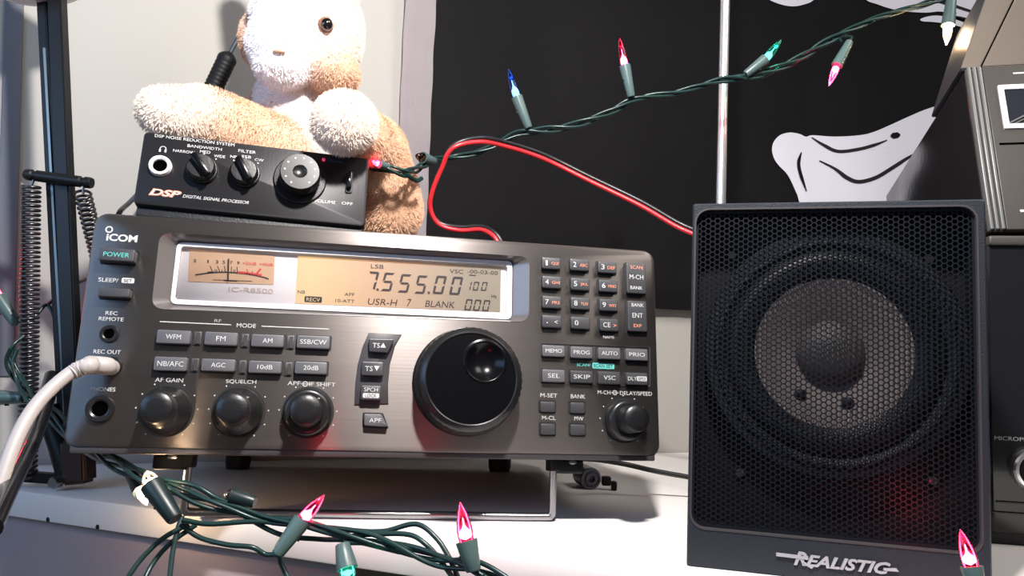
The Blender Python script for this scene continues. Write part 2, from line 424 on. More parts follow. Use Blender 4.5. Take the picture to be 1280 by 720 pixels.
# display bezel
IN = [RF.p(222, 303, .006), RF.p(640, 327, .006), RF.p(639, 399.5, .006), RF.p(213, 380, .006)]
IN2 = [RF.p(227, 308, .006), RF.p(634, 332, .006), RF.p(633, 394, .006), RF.p(219, 374.5, .006)]
io = rquad([OUT_TL, OUT_TR, OUT_BR, OUT_BL], .006, 5); ii = rquad(IN, .003, 5); i2 = rquad(IN2, .002, 5)
bm = bmesh.new(); ringprism(bm, io, ii, -.0002, .0062, .0085); dz = obj('display_bezel', bm, M['bezel'], rx, 40)
bm = bmesh.new(); ringprism(bm, ii, i2, .0052, .0052, .0085); obj('display_frame', bm, M['frame'], dz, 40)
bm = bmesh.new(); prism(bm, ii, .0078, .0088); obj('display_mask', bm, M['winback'], dz)
mm = bmesh.new()
mq = [RF.p(237, 311, .0077), RF.p(343.5, 320, .0077), RF.p(342, 356, .0077), RF.p(235, 352, .0077)]
prism(mm, rquad(mq, .0005, 2), .0075, .0078); meter = obj('signal_meter', mm, M['meter'], dz)
lq = [RF.p(372.5, 320, .0077), RF.p(626, 335, .0077), RF.p(625, 390, .0077), RF.p(369, 379, .0077)]
bm = bmesh.new(); prism(bm, rquad(lq, .0005, 2), .0075, .0078); lcd = obj('lcd_panel', bm, M['lcd'], dz)
YL = .0074
def flat(polys, y, name, m, parent, th=.00012):
    bm = bmesh.new()
    for p in polys: prism(bm, p, y-th, y)
    return obj(name, bm, m, parent, smooth=False)
def lp(px, py): return RF.p(px, py, YL)
def pline(pts, w, n=1):
    P = [Vector((*lp(x, y), 0)) for x, y in pts]; polys = []
    for a_, b_ in zip(P, P[1:]):
        t = (b_-a_).normalized(); nn = Vector((-t.y, t.x, 0))*w/2; a2 = a_-t*w*.2; b2 = b_+t*w*.2
        polys.append([((a2+nn).x, (a2+nn).y), ((b2+nn).x, (b2+nn).y), ((b2-nn).x, (b2-nn).y), ((a2-nn).x, (a2-nn).y)])
    return polys
def z4(x, y): return (200+x/8, 300+y/8)
# meter scale (sub-part of the bezel, ink)
arc = [z4(355, 350), z4(420, 340), z4(500, 328), z4(580, 323), z4(660, 322), z4(760, 328), z4(860, 338), z4(960, 355), z4(1040, 374), z4(1085, 390)]
tk = [(500, 258, 525, 320), (575, 262, 600, 320), (645, 262, 652, 318), (715, 268, 712, 320), (770, 270, 772, 325)]
polys = pline(arc, .0007)
for a_ in tk: polys += pline([z4(a_[0], a_[1]), z4(a_[2], a_[3])], .00035)
for x_ in (550, 565, 620, 680, 735, 750): polys += pline([z4(x_, 296), z4(x_+3, 320)], .0003)
polys += pline([z4(530, 398), z4(920, 412)], .0003)+pline([z4(640, 404), z4(770, 410)], .0007)+pline([z4(480, 327), z4(530, 323)], .0011)
flat(polys, YL, 'meter_scale', M['ink'], dz)
polys = pline([z4(780, 322), z4(860, 330), z4(1015, 352)], .0011)+pline([z4(1005, 290), z4(965, 340)], .0009)+pline([z4(868, 292), z4(880, 325)], .0004)+pline([z4(920, 310), z4(930, 335)], .0004)
flat(polys, YL, 'meter_red_zone', M['inkred'], dz)
flat(pline([z4(688, 195), z4(682, 415)], .00075), YL-.0008, 'meter_needle', M['needle'], dz)
for s_, x_, c_ in (('S', 350, 'ink'), ('1', 480, 'ink'), ('3', 570, 'ink'), ('5', 638, 'ink'), ('7', 712, 'ink'), ('9', 782, 'ink')):
    text_on(RF, dz, s_, *z4(x_, 207+(x_-350)*.055), 3.4 if s_ != '1' else 1.5, 4, M[c_], YL)
text_on(RF, dz, '+20dB', *z4(895, 236), 17, 3.6, M['inkred'], YL); text_on(RF, dz, '+40dB', *z4(1060, 244), 17, 3.6, M['inkred'], YL)
text_on(RF, dz, 'IC-R8500', *z4(910, 503), 56, 6, M['inkfaint'], YL+.0002, bold=.01, angle=0)
# seven segment digits
SEG = {'0': 'abcdef', '1': 'bc', '2': 'abged', '3': 'abgcd', '4': 'fgbc', '5': 'afgcd', '6': 'afgedc', '7': 'abc', '8': 'abcdefg', '9': 'abcdfg'}
def digit(ch, cx, cy, w, h, t, slant=.2, gap=.0003):
    polys = []; k = h/2
    def P_(u, v): return (cx+(u-.5)*w+slant*(v-.5)*h, cy+(v-.5)*h)
    def hseg(v):
        a_ = t/w/2; g = gap/w; dv = t/h/2
        return [P_(a_+g, v), P_(2*a_+g, v+dv if v < 1 else v), P_(1-2*a_-g, v+dv if v < 1 else v), P_(1-a_-g, v), P_(1-2*a_-g, v-dv if v > 0 else v), P_(2*a_+g, v-dv if v > 0 else v)]
    def hs2(v):
        a_ = t/w; dv = t/h
        if v == 1: return [P_(.06, 1), P_(.94, 1), P_(1-a_, 1-dv), P_(a_, 1-dv)]
        if v == 0: return [P_(a_, dv), P_(1-a_, dv), P_(.94, 0), P_(.06, 0)]
        return [P_(.08, .5), P_(a_, .5+dv/2), P_(1-a_, .5+dv/2), P_(.92, .5), P_(1-a_, .5-dv/2), P_(a_, .5-dv/2)]
    def vs2(u, v0, v1):
        a_ = t/w
        if u == 0: return [P_(0, v0+.03), P_(a_, v0+.09), P_(a_, v1-.09), P_(0, v1-.03)]
        return [P_(1, v0+.03), P_(1, v1-.03), P_(1-a_, v1-.09), P_(1-a_, v0+.09)]
    for s in SEG.get(ch, ''):
        polys.append({'a': lambda: hs2(1), 'g': lambda: hs2(.5), 'd': lambda: hs2(0), 'b': lambda: vs2(1, .5, 1), 'c': lambda: vs2(1, 0, .5), 'f': lambda: vs2(0, .5, 1), 'e': lambda: vs2(0, 0, .5)}[s]())
    return polys
def lcdnum(items, w, h, t, name):
    polys = []
    for ch, x, y in items:
        c = lp(x, y)
        if ch == '.': polys.append([(c[0]-.0006, c[1]-.0006), (c[0]+.0006, c[1]-.0006), (c[0]+.0006, c[1]+.0006), (c[0]-.0006, c[1]+.0006)])
        else: polys += digit(ch, c[0], c[1], w, h, t)
    return flat(polys, YL, name, M['ink'], dz)
def c3(x, y): return (430+x/5.333, 290+y/5.333)
lcdnum([('7', *c3(185, 326)), ('.', *c3(224, 384)), ('5', *c3(292, 333)), ('5', *c3(404, 343)), ('5', *c3(514, 351)), ('.', *c3(565, 405)), ('0', *c3(638, 353)), ('0', *c3(748, 359))], .0055, .0100, .0012, 'frequency_readout')
lcdnum([('1', *c3(830, 359)), ('0', *c3(880, 361)), ('0', *c3(935, 363))], .0028, .0048, .0006, 'channel_readout')
lcdnum([('0', *c3(830, 485)), ('0', *c3(888, 488)), ('0', *c3(948, 491))], .0034, .0060, .0007, 'memory_readout')
LA = .012
text_on(RF, dz, 'LSB', *c3(222, 230), 16, 5, M['ink'], YL, bold=0); text_on(RF, dz, 'VSC', *c3(750, 263), 17, 5, M['ink'], YL, bold=0)
text_on(RF, dz, '-00-03-00', *c3(925, 268), 38, 4.5, M['ink'], YL, bold=0); flat(pline([c3(835, 287), c3(878, 290)], .0005), YL, 'cursor_mark', M['ink'], dz)
text_on(RF, dz, 'Hz', *c3(1000, 428), 6.5, 4.2, M['ink'], YL, bold=0)
text_on(RF, dz, 'USR-H', *c3(258, 468), 37, 8, M['ink'], YL, shear=.15, bold=0); text_on(RF, dz, '7', *c3(435, 472), 5.5, 9.5, M['ink'], YL, shear=.15, bold=0)
text_on(RF, dz, 'BLANK', *c3(640, 482), 37, 8, M['ink'], YL, shear=.15, bold=0)
def c3b(x, y): return (360+x/8, 310+y/8)
text_on(RF, dz, 'APF', *c3b(615, 465), 12.5, 4, M['ink'], YL, bold=0); text_on(RF, dz, '10-ATT', *c3b(570, 530), 24, 4, M['ink'], YL, bold=0)
text_on(RF, dz, 'NB', *c3b(135, 440), 9, 4, M['ink'], YL, bold=0)
q = px_rect(RF, 360+165/8, 310+485/8, 360+340/8, 310+545/8, YL); flat([rrect(*q, .0006, 3)], YL, 'display_badge', M['ink'], dz)
text_on(RF, dz, 'RECV', *c3b(252, 516), 17, 4.6, M['lcd'], YL-.00015)
# clear display window
bm = bmesh.new(); prism(bm, i2, .0056, .0062); obj('display_glass', bm, glassy('clear window', (.97, .97, .97)), dz)

# printed labels & buttons
def lab(s, x, y, w, h, m='print', **k): return text_on(RF, rx, s, x, y, w, h, M[m], 0, **k)
lab('iCOM', 152.5, 297.5, 39, 9, bold=.03)
c = RF.p(136.5, 287, 0); ring = bmesh.new(); ringprism(ring, [(c[0]+.0017*math.cos(t*PI/12), c[1]+.0017*math.sin(t*PI/12)) for t in range(24)], [(c[0]+.0011*math.cos(t*PI/12), c[1]+.0011*math.sin(t*PI/12)) for t in range(24)], -.0002, -.0002, 0)
obj('printed_logo_ring', ring, M['print'], rx)
lab('SLEEP/', 135.5, 350, 25, 5)
q = px_rect(RF, 152, 348, 168, 354.5, 0)
def plate(x0, y0, x1, y1, m, r=.0006, y=0, name='printed_patch', parent=None):
    q = px_rect(RF, x0, y0, x1, y1, y); return flat([rrect(*q, r, 3)], y, name, M[m], parent or rx)
plate(152, 347.5, 168, 354, 'print'); text_on(RF, rx, 'SET', 160, 350.8, 10, 4, M['panel_dark'], -.00013)
lab('REC', 139.5, 391.5, 15, 4.6); lab('REMOTE', 139, 398.8, 31, 4.6); lab('REC OUT', 134, 439.8, 34, 5); lab('PHONES', 129, 486.5, 31, 5)
lab('AF GAIN', 211.5, 475, 35, 5.4); lab('SQUELCH', 301.5, 477.5, 38, 5.4); lab('APF', 367.5, 479, 16, 4.8); lab('IF SHIFT', 403, 480.5, 33, 4.8)
lab('MODE', 308, 407, 24, 5); lab('RF', 272.5, 401, 9, 3.6, 'printdim')
lab('NAME', 761, 421.3, 14, 4); lab('M-SET', 686, 494.3, 21, 5); lab('BANK', 722.5, 495.6, 18, 5); lab('M-CL', 686, 522.3, 17, 5); lab('MW', 723.5, 523.2, 11, 5)
lab('M-CH', 755, 490.5, 16, 4.6); lab('DELAY/SPEED', 795, 491.8, 40, 4.8)
def pring(x, y, r1, r2, name='printed_ring_mark'):
    c = RF.p(x, y, 0); bm = bmesh.new()
    ringprism(bm, [(c[0]+r1*math.cos(t*PI/8), c[1]+r1*math.sin(t*PI/8)) for t in range(16)], [(c[0]+r2*math.cos(t*PI/8), c[1]+r2*math.sin(t*PI/8)) for t in range(16)], -.00015, -.00015, 0)
    box(bm, c[0]-r1*1.6, c[0]+r1*1.6, -.00015, 0, c[1]-.00015, c[1]+.00015); return obj(name, bm, M['print'], rx)
pring(381.5, 480, .0013, .0009); pring(768.5, 491, .0013, .0009)
def pl(x0, y0, x1, y1, w, m='print'):
    a_ = Vector(RF.p(x0, y0, 0)); b_ = Vector(RF.p(x1, y1, 0)); t = (b_-a_).normalized(); nn = Vector((-t.y, t.x))*w/2
    return flat([[tuple(a_+nn), tuple(b_+nn), tuple(b_-nn), tuple(a_-nn)]], 0, 'printed_line', M[m], rx)
pl(200, 402, 289, 406, .0004); pl(327, 407.7, 411, 411.3, .0004)

def button(px4, s=None, m='key', pr=.0030, tm='print', r=.0008, tw=.7, th=.36, ty=0, extra=(), name='button', well=True, poly=None, th_px=None):
    x0, y0, x1, y1 = px4
    q = px_rect(RF, x0, y0, x1, y1, -pr)
    if poly: P4 = [RF.p(*a_, -pr) for a_ in poly]; shape = rquad(P4, r, 3)
    else: shape = rrect(*q, r, 3)
    bm = bmesh.new(); prism(bm, shape, -pr, .0015, .0006, .0005); o = obj(name, bm, M[m], rx, 30)
    if well:
        e = .0007; bm = bmesh.new(); cx = (q[0]+q[2])/2; cz = (q[1]+q[3])/2
        n = len(shape); outer = [(x+(e if x > cx else -e), z+(e if z > cz else -e)) for x, z in shape]
        ringprism(bm, outer, shape, -.00012, -.00012, .0008); obj('button_well', bm, M['well'], o)
    w = x1-x0; h = y1-y0
    if s: text_on(RF, o, s, (x0+x1)/2, (y0+y1)/2+ty, w*tw, th_px or h*th, M[tm], -pr, 'button_legend')
    for (s2, fx, fy, w2, h2, m2) in extra: text_on(RF, o, s2, x0+w*fx, y0+h*fy, w2, h2, M[m2], -pr, 'button_legend')
    return o
for px4, s, tw in (((195.5, 412.5, 238, 429.5), 'WFM', .45), ((255.5, 415, 297, 431.5), 'FM', .28), ((314, 418, 355, 433.5), 'AM', .3), ((371, 419.5, 412.5, 435.5), 'SSB/CW', .8),
                   ((192, 446, 234, 463.5), 'NB/AFC', .78), ((251.5, 448.5, 294, 464), 'AGC', .42), ((310.5, 451, 352, 466.5), '10dB', .46), ((368.5, 452, 409, 467.5), '20dB', .46)):
    button(px4, s, 'key', .0035, tw=tw, th=.36)
for x, y in ((247, 423), (306, 426), (363, 428), (243.5, 456.5), (303, 459), (360.5, 461.5)):
    q = px_rect(RF, x-5, y-8.5, x+5, y+8.5, 0); bm = bmesh.new(); prism(bm, rrect(*q, .0004, 2), -.0006, 0, .0002, .0002); box(bm, (q[0]+q[2])/2-.0003, (q[0]+q[2])/2+.0012, -.0012, 0, q[1]+.0006, q[3]-.0006)
    obj('spacer_rib', bm, M['panel_dark'], rx)
# TS cluster
cl = [RF.p(*a_, -.0006) for a_ in ((461, 416), (502, 418), (494, 432), (487.5, 455), (485, 480), (485.5, 504.5), (443, 505.8), (444, 480), (447, 456), (453, 434))]
bm = bmesh.new(); prism(bm, [tuple(c) for c in cl], -.0007, 0, .0003, .0003); obj('button_bezel', bm, M['panel_dark'], rx)
def tri(o, px, py, up, pr):
    c = RF.p(px, py, -pr); s = .0012*(1 if up else -1); flat([[(c[0]-.0014, c[1]-s), (c[0]+.0014, c[1]-s), (c[0], c[1]+s)][::(1 if up else -1)]], -pr, 'button_arrow', M['print'], o)
o = button((461, 423, 492, 440.5), None, 'keydark', .004, poly=[(461, 423), (493, 424), (484.5, 441), (461.5, 439.5)], extra=(('TS', .3, .5, 9, 6, 'print'),)); tri(o, 479, 431.5, True, .004)
o = button((452, 452, 479.6, 469.5), None, 'keydark', .004, extra=(('TS', .33, .5, 9.5, 6, 'print'),)); tri(o, 471, 460.5, False, .004)
o = button((451, 482, 476.5, 500), None, 'keydark', .004, extra=(('SPCH', .5, .28, 17, 5, 'print'),))
plate(453.5, 491.5, 474, 497.5, 'print', y=-.004, name='button_patch', parent=o); text_on(RF, o, 'LOCK', 463.7, 494.5, 14, 4, M['panel_dark'], -.00415, 'button_legend')
button((454, 518, 484, 533), 'APF', 'key', .0035, poly=[(455, 517), (477, 517.5), (485, 533.5), (455, 532)], tw=.5)
# keypad
keys = [((677.7, 321.7, 701, 336), '1', 'QZ'), ((712.7, 323.5, 736.7, 338), '2', 'ABC'), ((748, 326.7, 771, 341), '3', 'DEF'), ((678, 345, 702, 360), '4', 'GHI'), ((713.6, 347.3, 737.3, 362.5), '5', 'JKL'), ((749, 349.6, 772.3, 364.6), '6', 'MNO'),
        ((678, 370, 702, 385), '7', 'PRS'), ((714, 371.7, 737.6, 386.5), '8', 'TUV'), ((749.7, 373.7, 772.8, 388.5), '9', 'WXY'), ((678, 394, 702.4, 409.3), '.', '<'), ((714, 396, 738, 411), '0', None), ((750, 398.4, 773.7, 413.5), 'CE', '>')]
for px4, a_, b_ in keys:
    ex = [(a_, .24 if len(a_) == 1 else .36, .48 if a_ != '.' else .6, 4.2 if a_ not in '1.' else (2.4 if a_ == '1' else 1.5), 6.2 if a_ != '.' else 1.5, 'print')]
    if a_ == 'CE': ex = [('CE', .36, .5, 9, 6, 'print')]
    if b_: ex.append((b_, .70 if a_ != 'CE' else .78, .56, 9.5 if len(b_) > 1 else 4, 3.8, 'orange' if b_ != '<' else 'print'))
    if a_ == '0': ex = [('0', .28, .5, 4.5, 6.2, 'print')]
    button(px4, None, 'keydark', .0030, extra=ex, r=.0010, name='number_key')
button((783.5, 329, 807.5, 366.5), None, 'keydark', .003, extra=(('SCAN', .5, .14, 15, 4.2, 'orange'), ('M-CH', .5, .46, 17, 5.5, 'print'), ('BANK', .5, .82, 15, 4.2, 'print')), r=.001)
button((785, 376, 809, 414), None, 'keydark', .003, extra=(('BANK', .5, .14, 15, 4.2, 'print'), ('ENT', .5, .48, 13, 5.8, 'print'), ('EXP', .5, .82, 10, 4, 'orange')), r=.001)
for px4, s, m_ in (((678, 431.5, 706.5, 445.5), 'MEMO', 'key'), ((713.3, 433.3, 741, 447.5), 'PROG', 'key'), ((748, 434.5, 776, 448.7), 'AUTO', 'key'), ((782.7, 436, 810, 450.5), 'PRIO', 'key'),
                  ((678, 461.8, 706.5, 477.5), 'SEL', 'key'), ((713.3, 463.3, 741.5, 478.5), 'SKIP', 'keydark'), ((748, 464.4, 776, 480), 'VSC', 'keydark')):
    button(px4, s, m_, .003, tw=.2*len(s)-.08, th=.34)
o = button((783.3, 466, 810, 481), None, 'keydark', .003, extra=(('DLY', .27, .48, 11, 4.8, 'print'),)); plate(796, 470.5, 808.5, 476.5, 'print', y=-.003, name='button_patch', parent=o)
text_on(RF, o, 'SPD', 802.3, 473.5, 9, 3.8, M['panel_dark'], -.00315, 'button_legend')
q4 = [RF.p(*a_, 0) for a_ in ((675, 429), (812.5, 434), (813, 484), (675, 479.5))]
bm = bmesh.new(); o4 = rquad(q4, .001, 3); i4 = [(x*.985+.015*sum(a[0] for a in q4)/4, z*.985+.015*sum(a[1] for a in q4)/4) for x, z in o4]; ringprism(bm, o4, i4, -.0004, -.0004, 0); obj('button_bezel', bm, M['panel_dark'], rx)
lab('SCAN/', 729.5, 456, 17, 4, 'teal'); plate(740.5, 453.8, 768, 461, 'teal'); text_on(RF, rx, 'SCAN SET', 754, 457.4, 24, 4, M['panel_dark'], -.00014)
for px4 in ((675.5, 502, 694.5, 515), (713, 503, 731.5, 516.5), (676, 529.5, 694.5, 543.5), (713.3, 530.5, 732, 544)): button(px4, None, 'keydark', .0018, r=.001)
# power, sleep
o = button((123, 310.5, 168, 326), 'POWER', 'keydark', .006, 'teal', tw=.72, th=.36, name='power_button'); 
o['label'] = 'black power button with teal lettering'
button((122, 360, 162, 371), None, 'keydark', .005)
for x0, y0, x1, y1 in ((168, 312, 175.5, 327), ):
    plate(x0, y0, x1, y1, 'well', name='button_slot')
plate(162, 360, 166, 371, 'well', name='button_slot')
# jacks
def jack(fr, parent, x, y, ro, ri, m='knobring', pr=.002, name='jack', d=0):
    c = fr.p(x, y, d); bm = bmesh.new()
    lathe(bm, [(ro*1.02, -.001), (ro, pr*.5), (ro*.93, pr), (ri*1.25, pr), (ri, pr*.7), (ri, 0)], front(c[0], c[1], d), 40, False); o = obj(name, bm, M[m], parent, 30)
    bm = bmesh.new(); lathe(bm, [(ri*1.02, .0002), (0, .0002)], front(c[0], c[1], d), 32, False); obj(name+'_hole', bm, M['hole'], o); return c
jack(RF, rx, 136.8, 417.5, .0042, .0023, pr=.0012); jack(RF, rx, 140, 458, .0045, .0023, pr=.0012); jack(RF, rx, 125.7, 511, .0063, .0035, 'knobring', .0018)
# knobs
def knob(fr, parent, x, y, prof, m='knob', n=60, flute=0, name='knob', d=0, tip=None):
    c = fr.p(x, y, d); bm = bmesh.new(); lathe(bm, prof, front(c[0], c[1], d), n, True)
    if flute:
        I = front(c[0], c[1], d).inverted(); Mx = front(c[0], c[1], d)
        for v in bm.verts:
            l = I @ v.co; a_ = math.atan2(l.y, l.x); k = round(a_/(2*PI/n))
            if prof[1][1] < l.z < prof[-2][1]+1e-6 and k % 2 == 0: l.x *= 1-flute; l.y *= 1-flute; v.co = Mx @ l
    return obj(name, bm, M[m], parent, 40), c
def ticks(x, y, r, a0, a1, n, fr=RF, parent=rx):
    c = fr.p(x, y, 0)
    for k in range(n):
        a_ = R(a0+(a1-a0)*k/(n-1)); cx = c[0]+r*math.sin(a_); cz = c[1]+r*math.cos(a_)
        flat([[(cx+.00035*math.cos(t*PI/4), cz+.00035*math.sin(t*PI/4)) for t in range(8)]], 0, 'printed_dot', M['print'], parent)
def small_knob(x, y, concentric=False, s=1.0):
    r0 = .0112*s
    prof = [(r0, .0003), (r0, .0030), (r0*.96, .0042), (r0*.88, .0052), (r0*.74, .0110), (r0*.66, .0125)]
    if concentric: prof = [(r0, .0003), (r0, .0060), (r0*.96, .0072), (r0*.86, .0080), (r0*.76, .0082), (r0*.66, .0080)]
    prof2 = [(r0*.68, .0080), (r0*.64, .0185), (r0*.60, .0200), (r0*.50, .0207), (r0*.3, .0210), (0, .0210)]
    rr, c = knob(RF, rx, x, y, prof, 'knobring', name='knob')
    bm = bmesh.new(); lathe(bm, prof2, front(c[0], c[1], 0), 48, False); cap = obj('knob_cap', bm, M['knob'], rr, 40)
    bm = bmesh.new(); box(bm, c[0]+r0*.42, c[0]+r0*.50, -.0128, -.0095, c[1]+r0*.50, c[1]+r0*.56)
    obj('pointer_line', bm, M['printdim'], rr)
    lathe_bm = bmesh.new(); lathe(lathe_bm, [(r0*1.1, .0), (r0*1.1, .0004), (r0*.9, .0004)], front(c[0], c[1], 0), 40, False); obj('knob_well', lathe_bm, M['well'], rr)
    ticks(x, y, r0*1.21, -144, 144, 11); return rr
small_knob(208.5, 513); small_knob(298.3, 514.5); small_knob(385, 515.5, True); small_knob(779.5, 525.5, True, .95)
# main dial
c = RF.p(583, 477.5, 0); bk = .0268
dial = bmesh.new(); lathe(dial, [(bk*1.02, 0), (bk*1.02, .0012), (bk, .002), (bk*.99, .006), (bk*.97, .0145), (bk*.93, .0165), (bk*.84, .0178), (bk*.82, .0175)], front(*c), 90, False)
I_ = front(*c).inverted(); Mx = front(*c)
for v in dial.verts:
    l = I_ @ v.co; k = round(math.atan2(l.y, l.x)/(2*PI/90))
    if .004 < l.z < .0155 and k % 2: l.x *= .982; l.y *= .982; v.co = Mx @ l
dial = obj('tuning_dial', dial, M['knobring'], rx, 50); dial['label'] = 'large round tuning dial with knurled rim and finger dimple'
# face with a finger dimple: polar grid displaced
bm = bmesh.new(); rings = []; dc = Vector((.0065, .0085)); dr = .0092
gN = 46; verts = {}
def fz(x, y):
    d = (Vector((x, y))-dc).length; z = .0178-.0006*((x*x+y*y)/(bk*.83)**2)
    if d < dr: t = d/dr; return z-.0042*(1-t**2.2)
    if d < dr*1.18: t = (d-dr)/(dr*.18); return z+.0006*math.sin(t*PI)
    return z
nr, na = 60, 120
for i in range(nr+1):
    r_ = bk*.835*i/nr
    rings.append([bm.verts.new(Mx @ Vector((r_*math.cos(2*PI*k/na), r_*math.sin(2*PI*k/na), fz(r_*math.cos(2*PI*k/na), r_*math.sin(2*PI*k/na))))) for k in range(na)] if i else [bm.verts.new(Mx @ Vector((0, 0, fz(0, 0))))])
for i in range(nr):
    for k in range(na):
        j = (k+1) % na
        if i == 0: bm.faces.new((rings[0][0], rings[1][k], rings[1][j]))
        else: bm.faces.new((rings[i][k], rings[i][j], rings[i+1][j], rings[i+1][k]))
obj('dial_face', bm, M['knobgloss'], dial, 80)
# lower lip, feet, bail
bm = bmesh.new(); prism(bm, rrect(.003, -.0022, W-.003, .002, .001, 2), .0015, .03, .0006, .0006); obj('bottom_lip', bm, M['panel_dark'], rx)
for x0, x1 in ((190, 234), (697, 730)):
    a_ = RF.p(x0, 578, .012)[0]; b_ = RF.p(x1, 578, .012)[0]; bm = bmesh.new(); box(bm, a_, b_, .012, .030, -.0092, -.0018, .0015)
    o = obj('front_foot', bm, M['foot'], rx)
    bm = bmesh.new(); lathe(bm, [(.0022, 0), (.0022, .0006), (0, .001)], front((a_+b_)/2+.001, -.0034, .012) @ Matrix.Diagonal((1, .45, 1, 1)), 16, False); obj('foot_screw', bm, M['steel'], o)
for x in (.05, W-.05):
    bm = bmesh.new(); lathe(bm, [(.0085, -.0), (.0085, .010), (.0075, .0144), (.005, .0144), (.0045, .011), (0, .011)], Matrix.Translation((x, .192, .0035)) @ Matrix.Rotation(PI, 4, 'X'), 28, True); obj('rear_foot', bm, M['foot'], rx)
# bail: hinge points local, bottom on the desk
ha = RF.M @ Vector((RF.p(236, 572, .018)[0], .018, -.006)); hb = RF.M @ Vector((RF.p(692, 572, .018)[0], .018, -.006))
fa = onz(230, 640, .0024); fb = onz(690, 646, .0024)
fa.y -= 0.0
pa = [ha, ha.lerp(fa, .5), fa.lerp(ha, .12), fa.lerp(ha, .03)+(fb-fa)*.006, fa.lerp(fb, .03), fa.lerp(fb, .3), fa.lerp(fb, .7), fb.lerp(fa, .03), fb.lerp(hb, .03)+(fa-fb)*.006, fb.lerp(hb, .12), fb.lerp(hb, .5), hb]
bm = bmesh.new(); tube(bm, [RF.I @ p for p in cr(pa, 6)], .0021, 10); obj('bail_stand', bm, M['steel'], rx, 60)
for hp in (ha, hb):
    l = RF.I @ hp; bm = bmesh.new(); box(bm, l.x-.003, l.x+.003, .012, .024, -.008, -.001, .0008); obj('bail_bracket', bm, M['foot'], rx)
# ------------------------------------------------------------------ DSP filter box
DP = Frame((-.1868, .3658, .1534), .2593, .1903, .019)
dw, dh = .112, .0387
db = thing('signal_processor_box', 'small black DSP noise reduction box with knobs, on top of the receiver', 'audio device', DP)
bm = bmesh.new(); prism(bm, rrect(0, -.0005, dw, dh, .0022, 4), .0, .072, .0012, .0012); obj('case', bm, M['dsp'], db)
bm = bmesh.new(); prism(bm, rrect(.0012, -.0055, dw-.0008, -.0004, .0012, 3), .003, .068, .001, .001); obj('base_plate', bm, M['casing'], db)
def dlab(s, x, y, w, h, m='print', **k):
    return text_on(DP, db, s, x, y, w, h, M[m], 0, angle=.0, **k)
dlab('DSP NOISE REDUCTION SYSTEM', 244, 175.5, 100, 3.6); dlab('BANDWIDTH', 256, 184.5, 43, 3.4); dlab('NARROW', 230, 189.5, 27, 3.4); dlab('MED', 256.5, 190, 13, 3.4); dlab('WIDE', 274.5, 195.5, 14, 3.4)
dlab('FILTER', 309, 189.5, 22, 3.4); dlab('NR', 292.5, 196, 9, 3.2); dlab('SSB', 308, 196, 12, 3.2); dlab('CW', 324, 200, 11, 3.2)
dlab('DSP', 206.5, 241.5, 41, 9, 'orange', shear=.3, bold=.05); text_on(DP, db, 'DSP', 206.5, 241.5, 38, 7, M['print'], -.0002, shear=.3, bold=.0)
dlab('DIGITAL SIGNAL PROCESSOR', 270, 249.3, 83, 3.8, 'print', shear=.3); dlab('VOLUME', 406, 252, 27, 3.8); dlab('OFF', 434, 254.5, 14, 3.4); dlab('POWER', 419.5, 202, 20, 3, 'blueprint')
bm = bmesh.new(); c = DP.p(203.7, 187, 0); tube(bm, [Vector((c[0]+.0014*math.cos(t*PI/10), -.0001, c[1]+.0003+.0014*math.sin(t*PI/10))) for t in range(-3, 14)], .00022, 5)
for s in (-1, 1): box(bm, c[0]+s*.0013-.0004, c[0]+s*.0013+.0004, -.0003, 0, c[1]-.0014, c[1]+.0001)
obj('printed_headphone_mark', bm, M['print'], db)
jack(DP, db, 200.5, 208, .0054, .0034, 'frame', .0022)
def rot_knob(x, y, ang):
    rr, c = knob(DP, db, x, y, [(.0076, .0002), (.0076, .0016), (.0072, .0022), (.0055, .0024)], 'knobring', name='selector_knob')
    bm = bmesh.new(); lathe(bm, [(.0070, .0018), (.0067, .0050), (.0060, .0060), (0, .0064)], front(c[0], c[1]), 40, False)
    obj('knob_cap', bm, M['knob'], rr, 40)
    bm = bmesh.new(); ca, sa = math.cos(R(ang)), math.sin(R(ang))
    m4 = front(c[0], c[1]) @ Matrix.Rotation(R(ang), 4, 'Z') @ Matrix.Translation((0, 0, .0062)); r_ = bmesh.ops.create_cube(bm, size=1, matrix=m4 @ Matrix.Diagonal((.0034, .0136, .0060, 1)))
    bmesh.ops.bevel(bm, geom=bm.edges[:], offset=.0009, segments=2, profile=.5, affect='EDGES'); obj('grip_bar', bm, M['knobgloss'], rr, 40)
    for k in (-40, 0, 40): a_ = R(k); cx = c[0]+.0092*math.sin(a_); cz = c[1]+.0092*math.cos(a_); flat([[(cx+.0004*math.cos(t*PI/4), cz+.0004*math.sin(t*PI/4)) for t in range(8)]], 0, 'printed_dot', M['print'], db)
rot_knob(252.5, 213, 38); rot_knob(305.7, 218, 30)
c = DP.p(375, 225, 0); bm = bmesh.new(); lathe(bm, [(.0134, 0), (.0134, .0008), (.0128, .0014), (.0098, .0014)], front(*c), 60, False); vk = obj('volume_knob', bm, M['dsp'], db, 30)
bm = bmesh.new(); lathe(bm, [(.0103, .001), (.0100, .0105), (.0095, .0112), (.0036, .0112), (.0030, .0106), (0, .0102)], front(*c), 64, False)
for v in bm.verts:
    l = front(*c).inverted() @ v.co; k = round(math.atan2(l.y, l.x)/(2*PI/64))
    if l.z < .0108 and k % 2 and (l.x**2+l.y**2) > .009**2: l.x *= .975; l.y *= .975; v.co = front(*c) @ l
obj('knob_cap', bm, mat('satin knob top', (.035, .034, .034), .3, .7), vk, 40)
for k in range(10):
    a_ = R(-150+k*32); cx = c[0]+.0075*math.sin(a_); cz = c[1]+.0075*math.cos(a_); flat([[(cx+.0005*math.cos(t*PI/4), cz+.0005*math.sin(t*PI/4)) for t in range(8)]], -.0112, 'knob_mark', M['print'], vk)
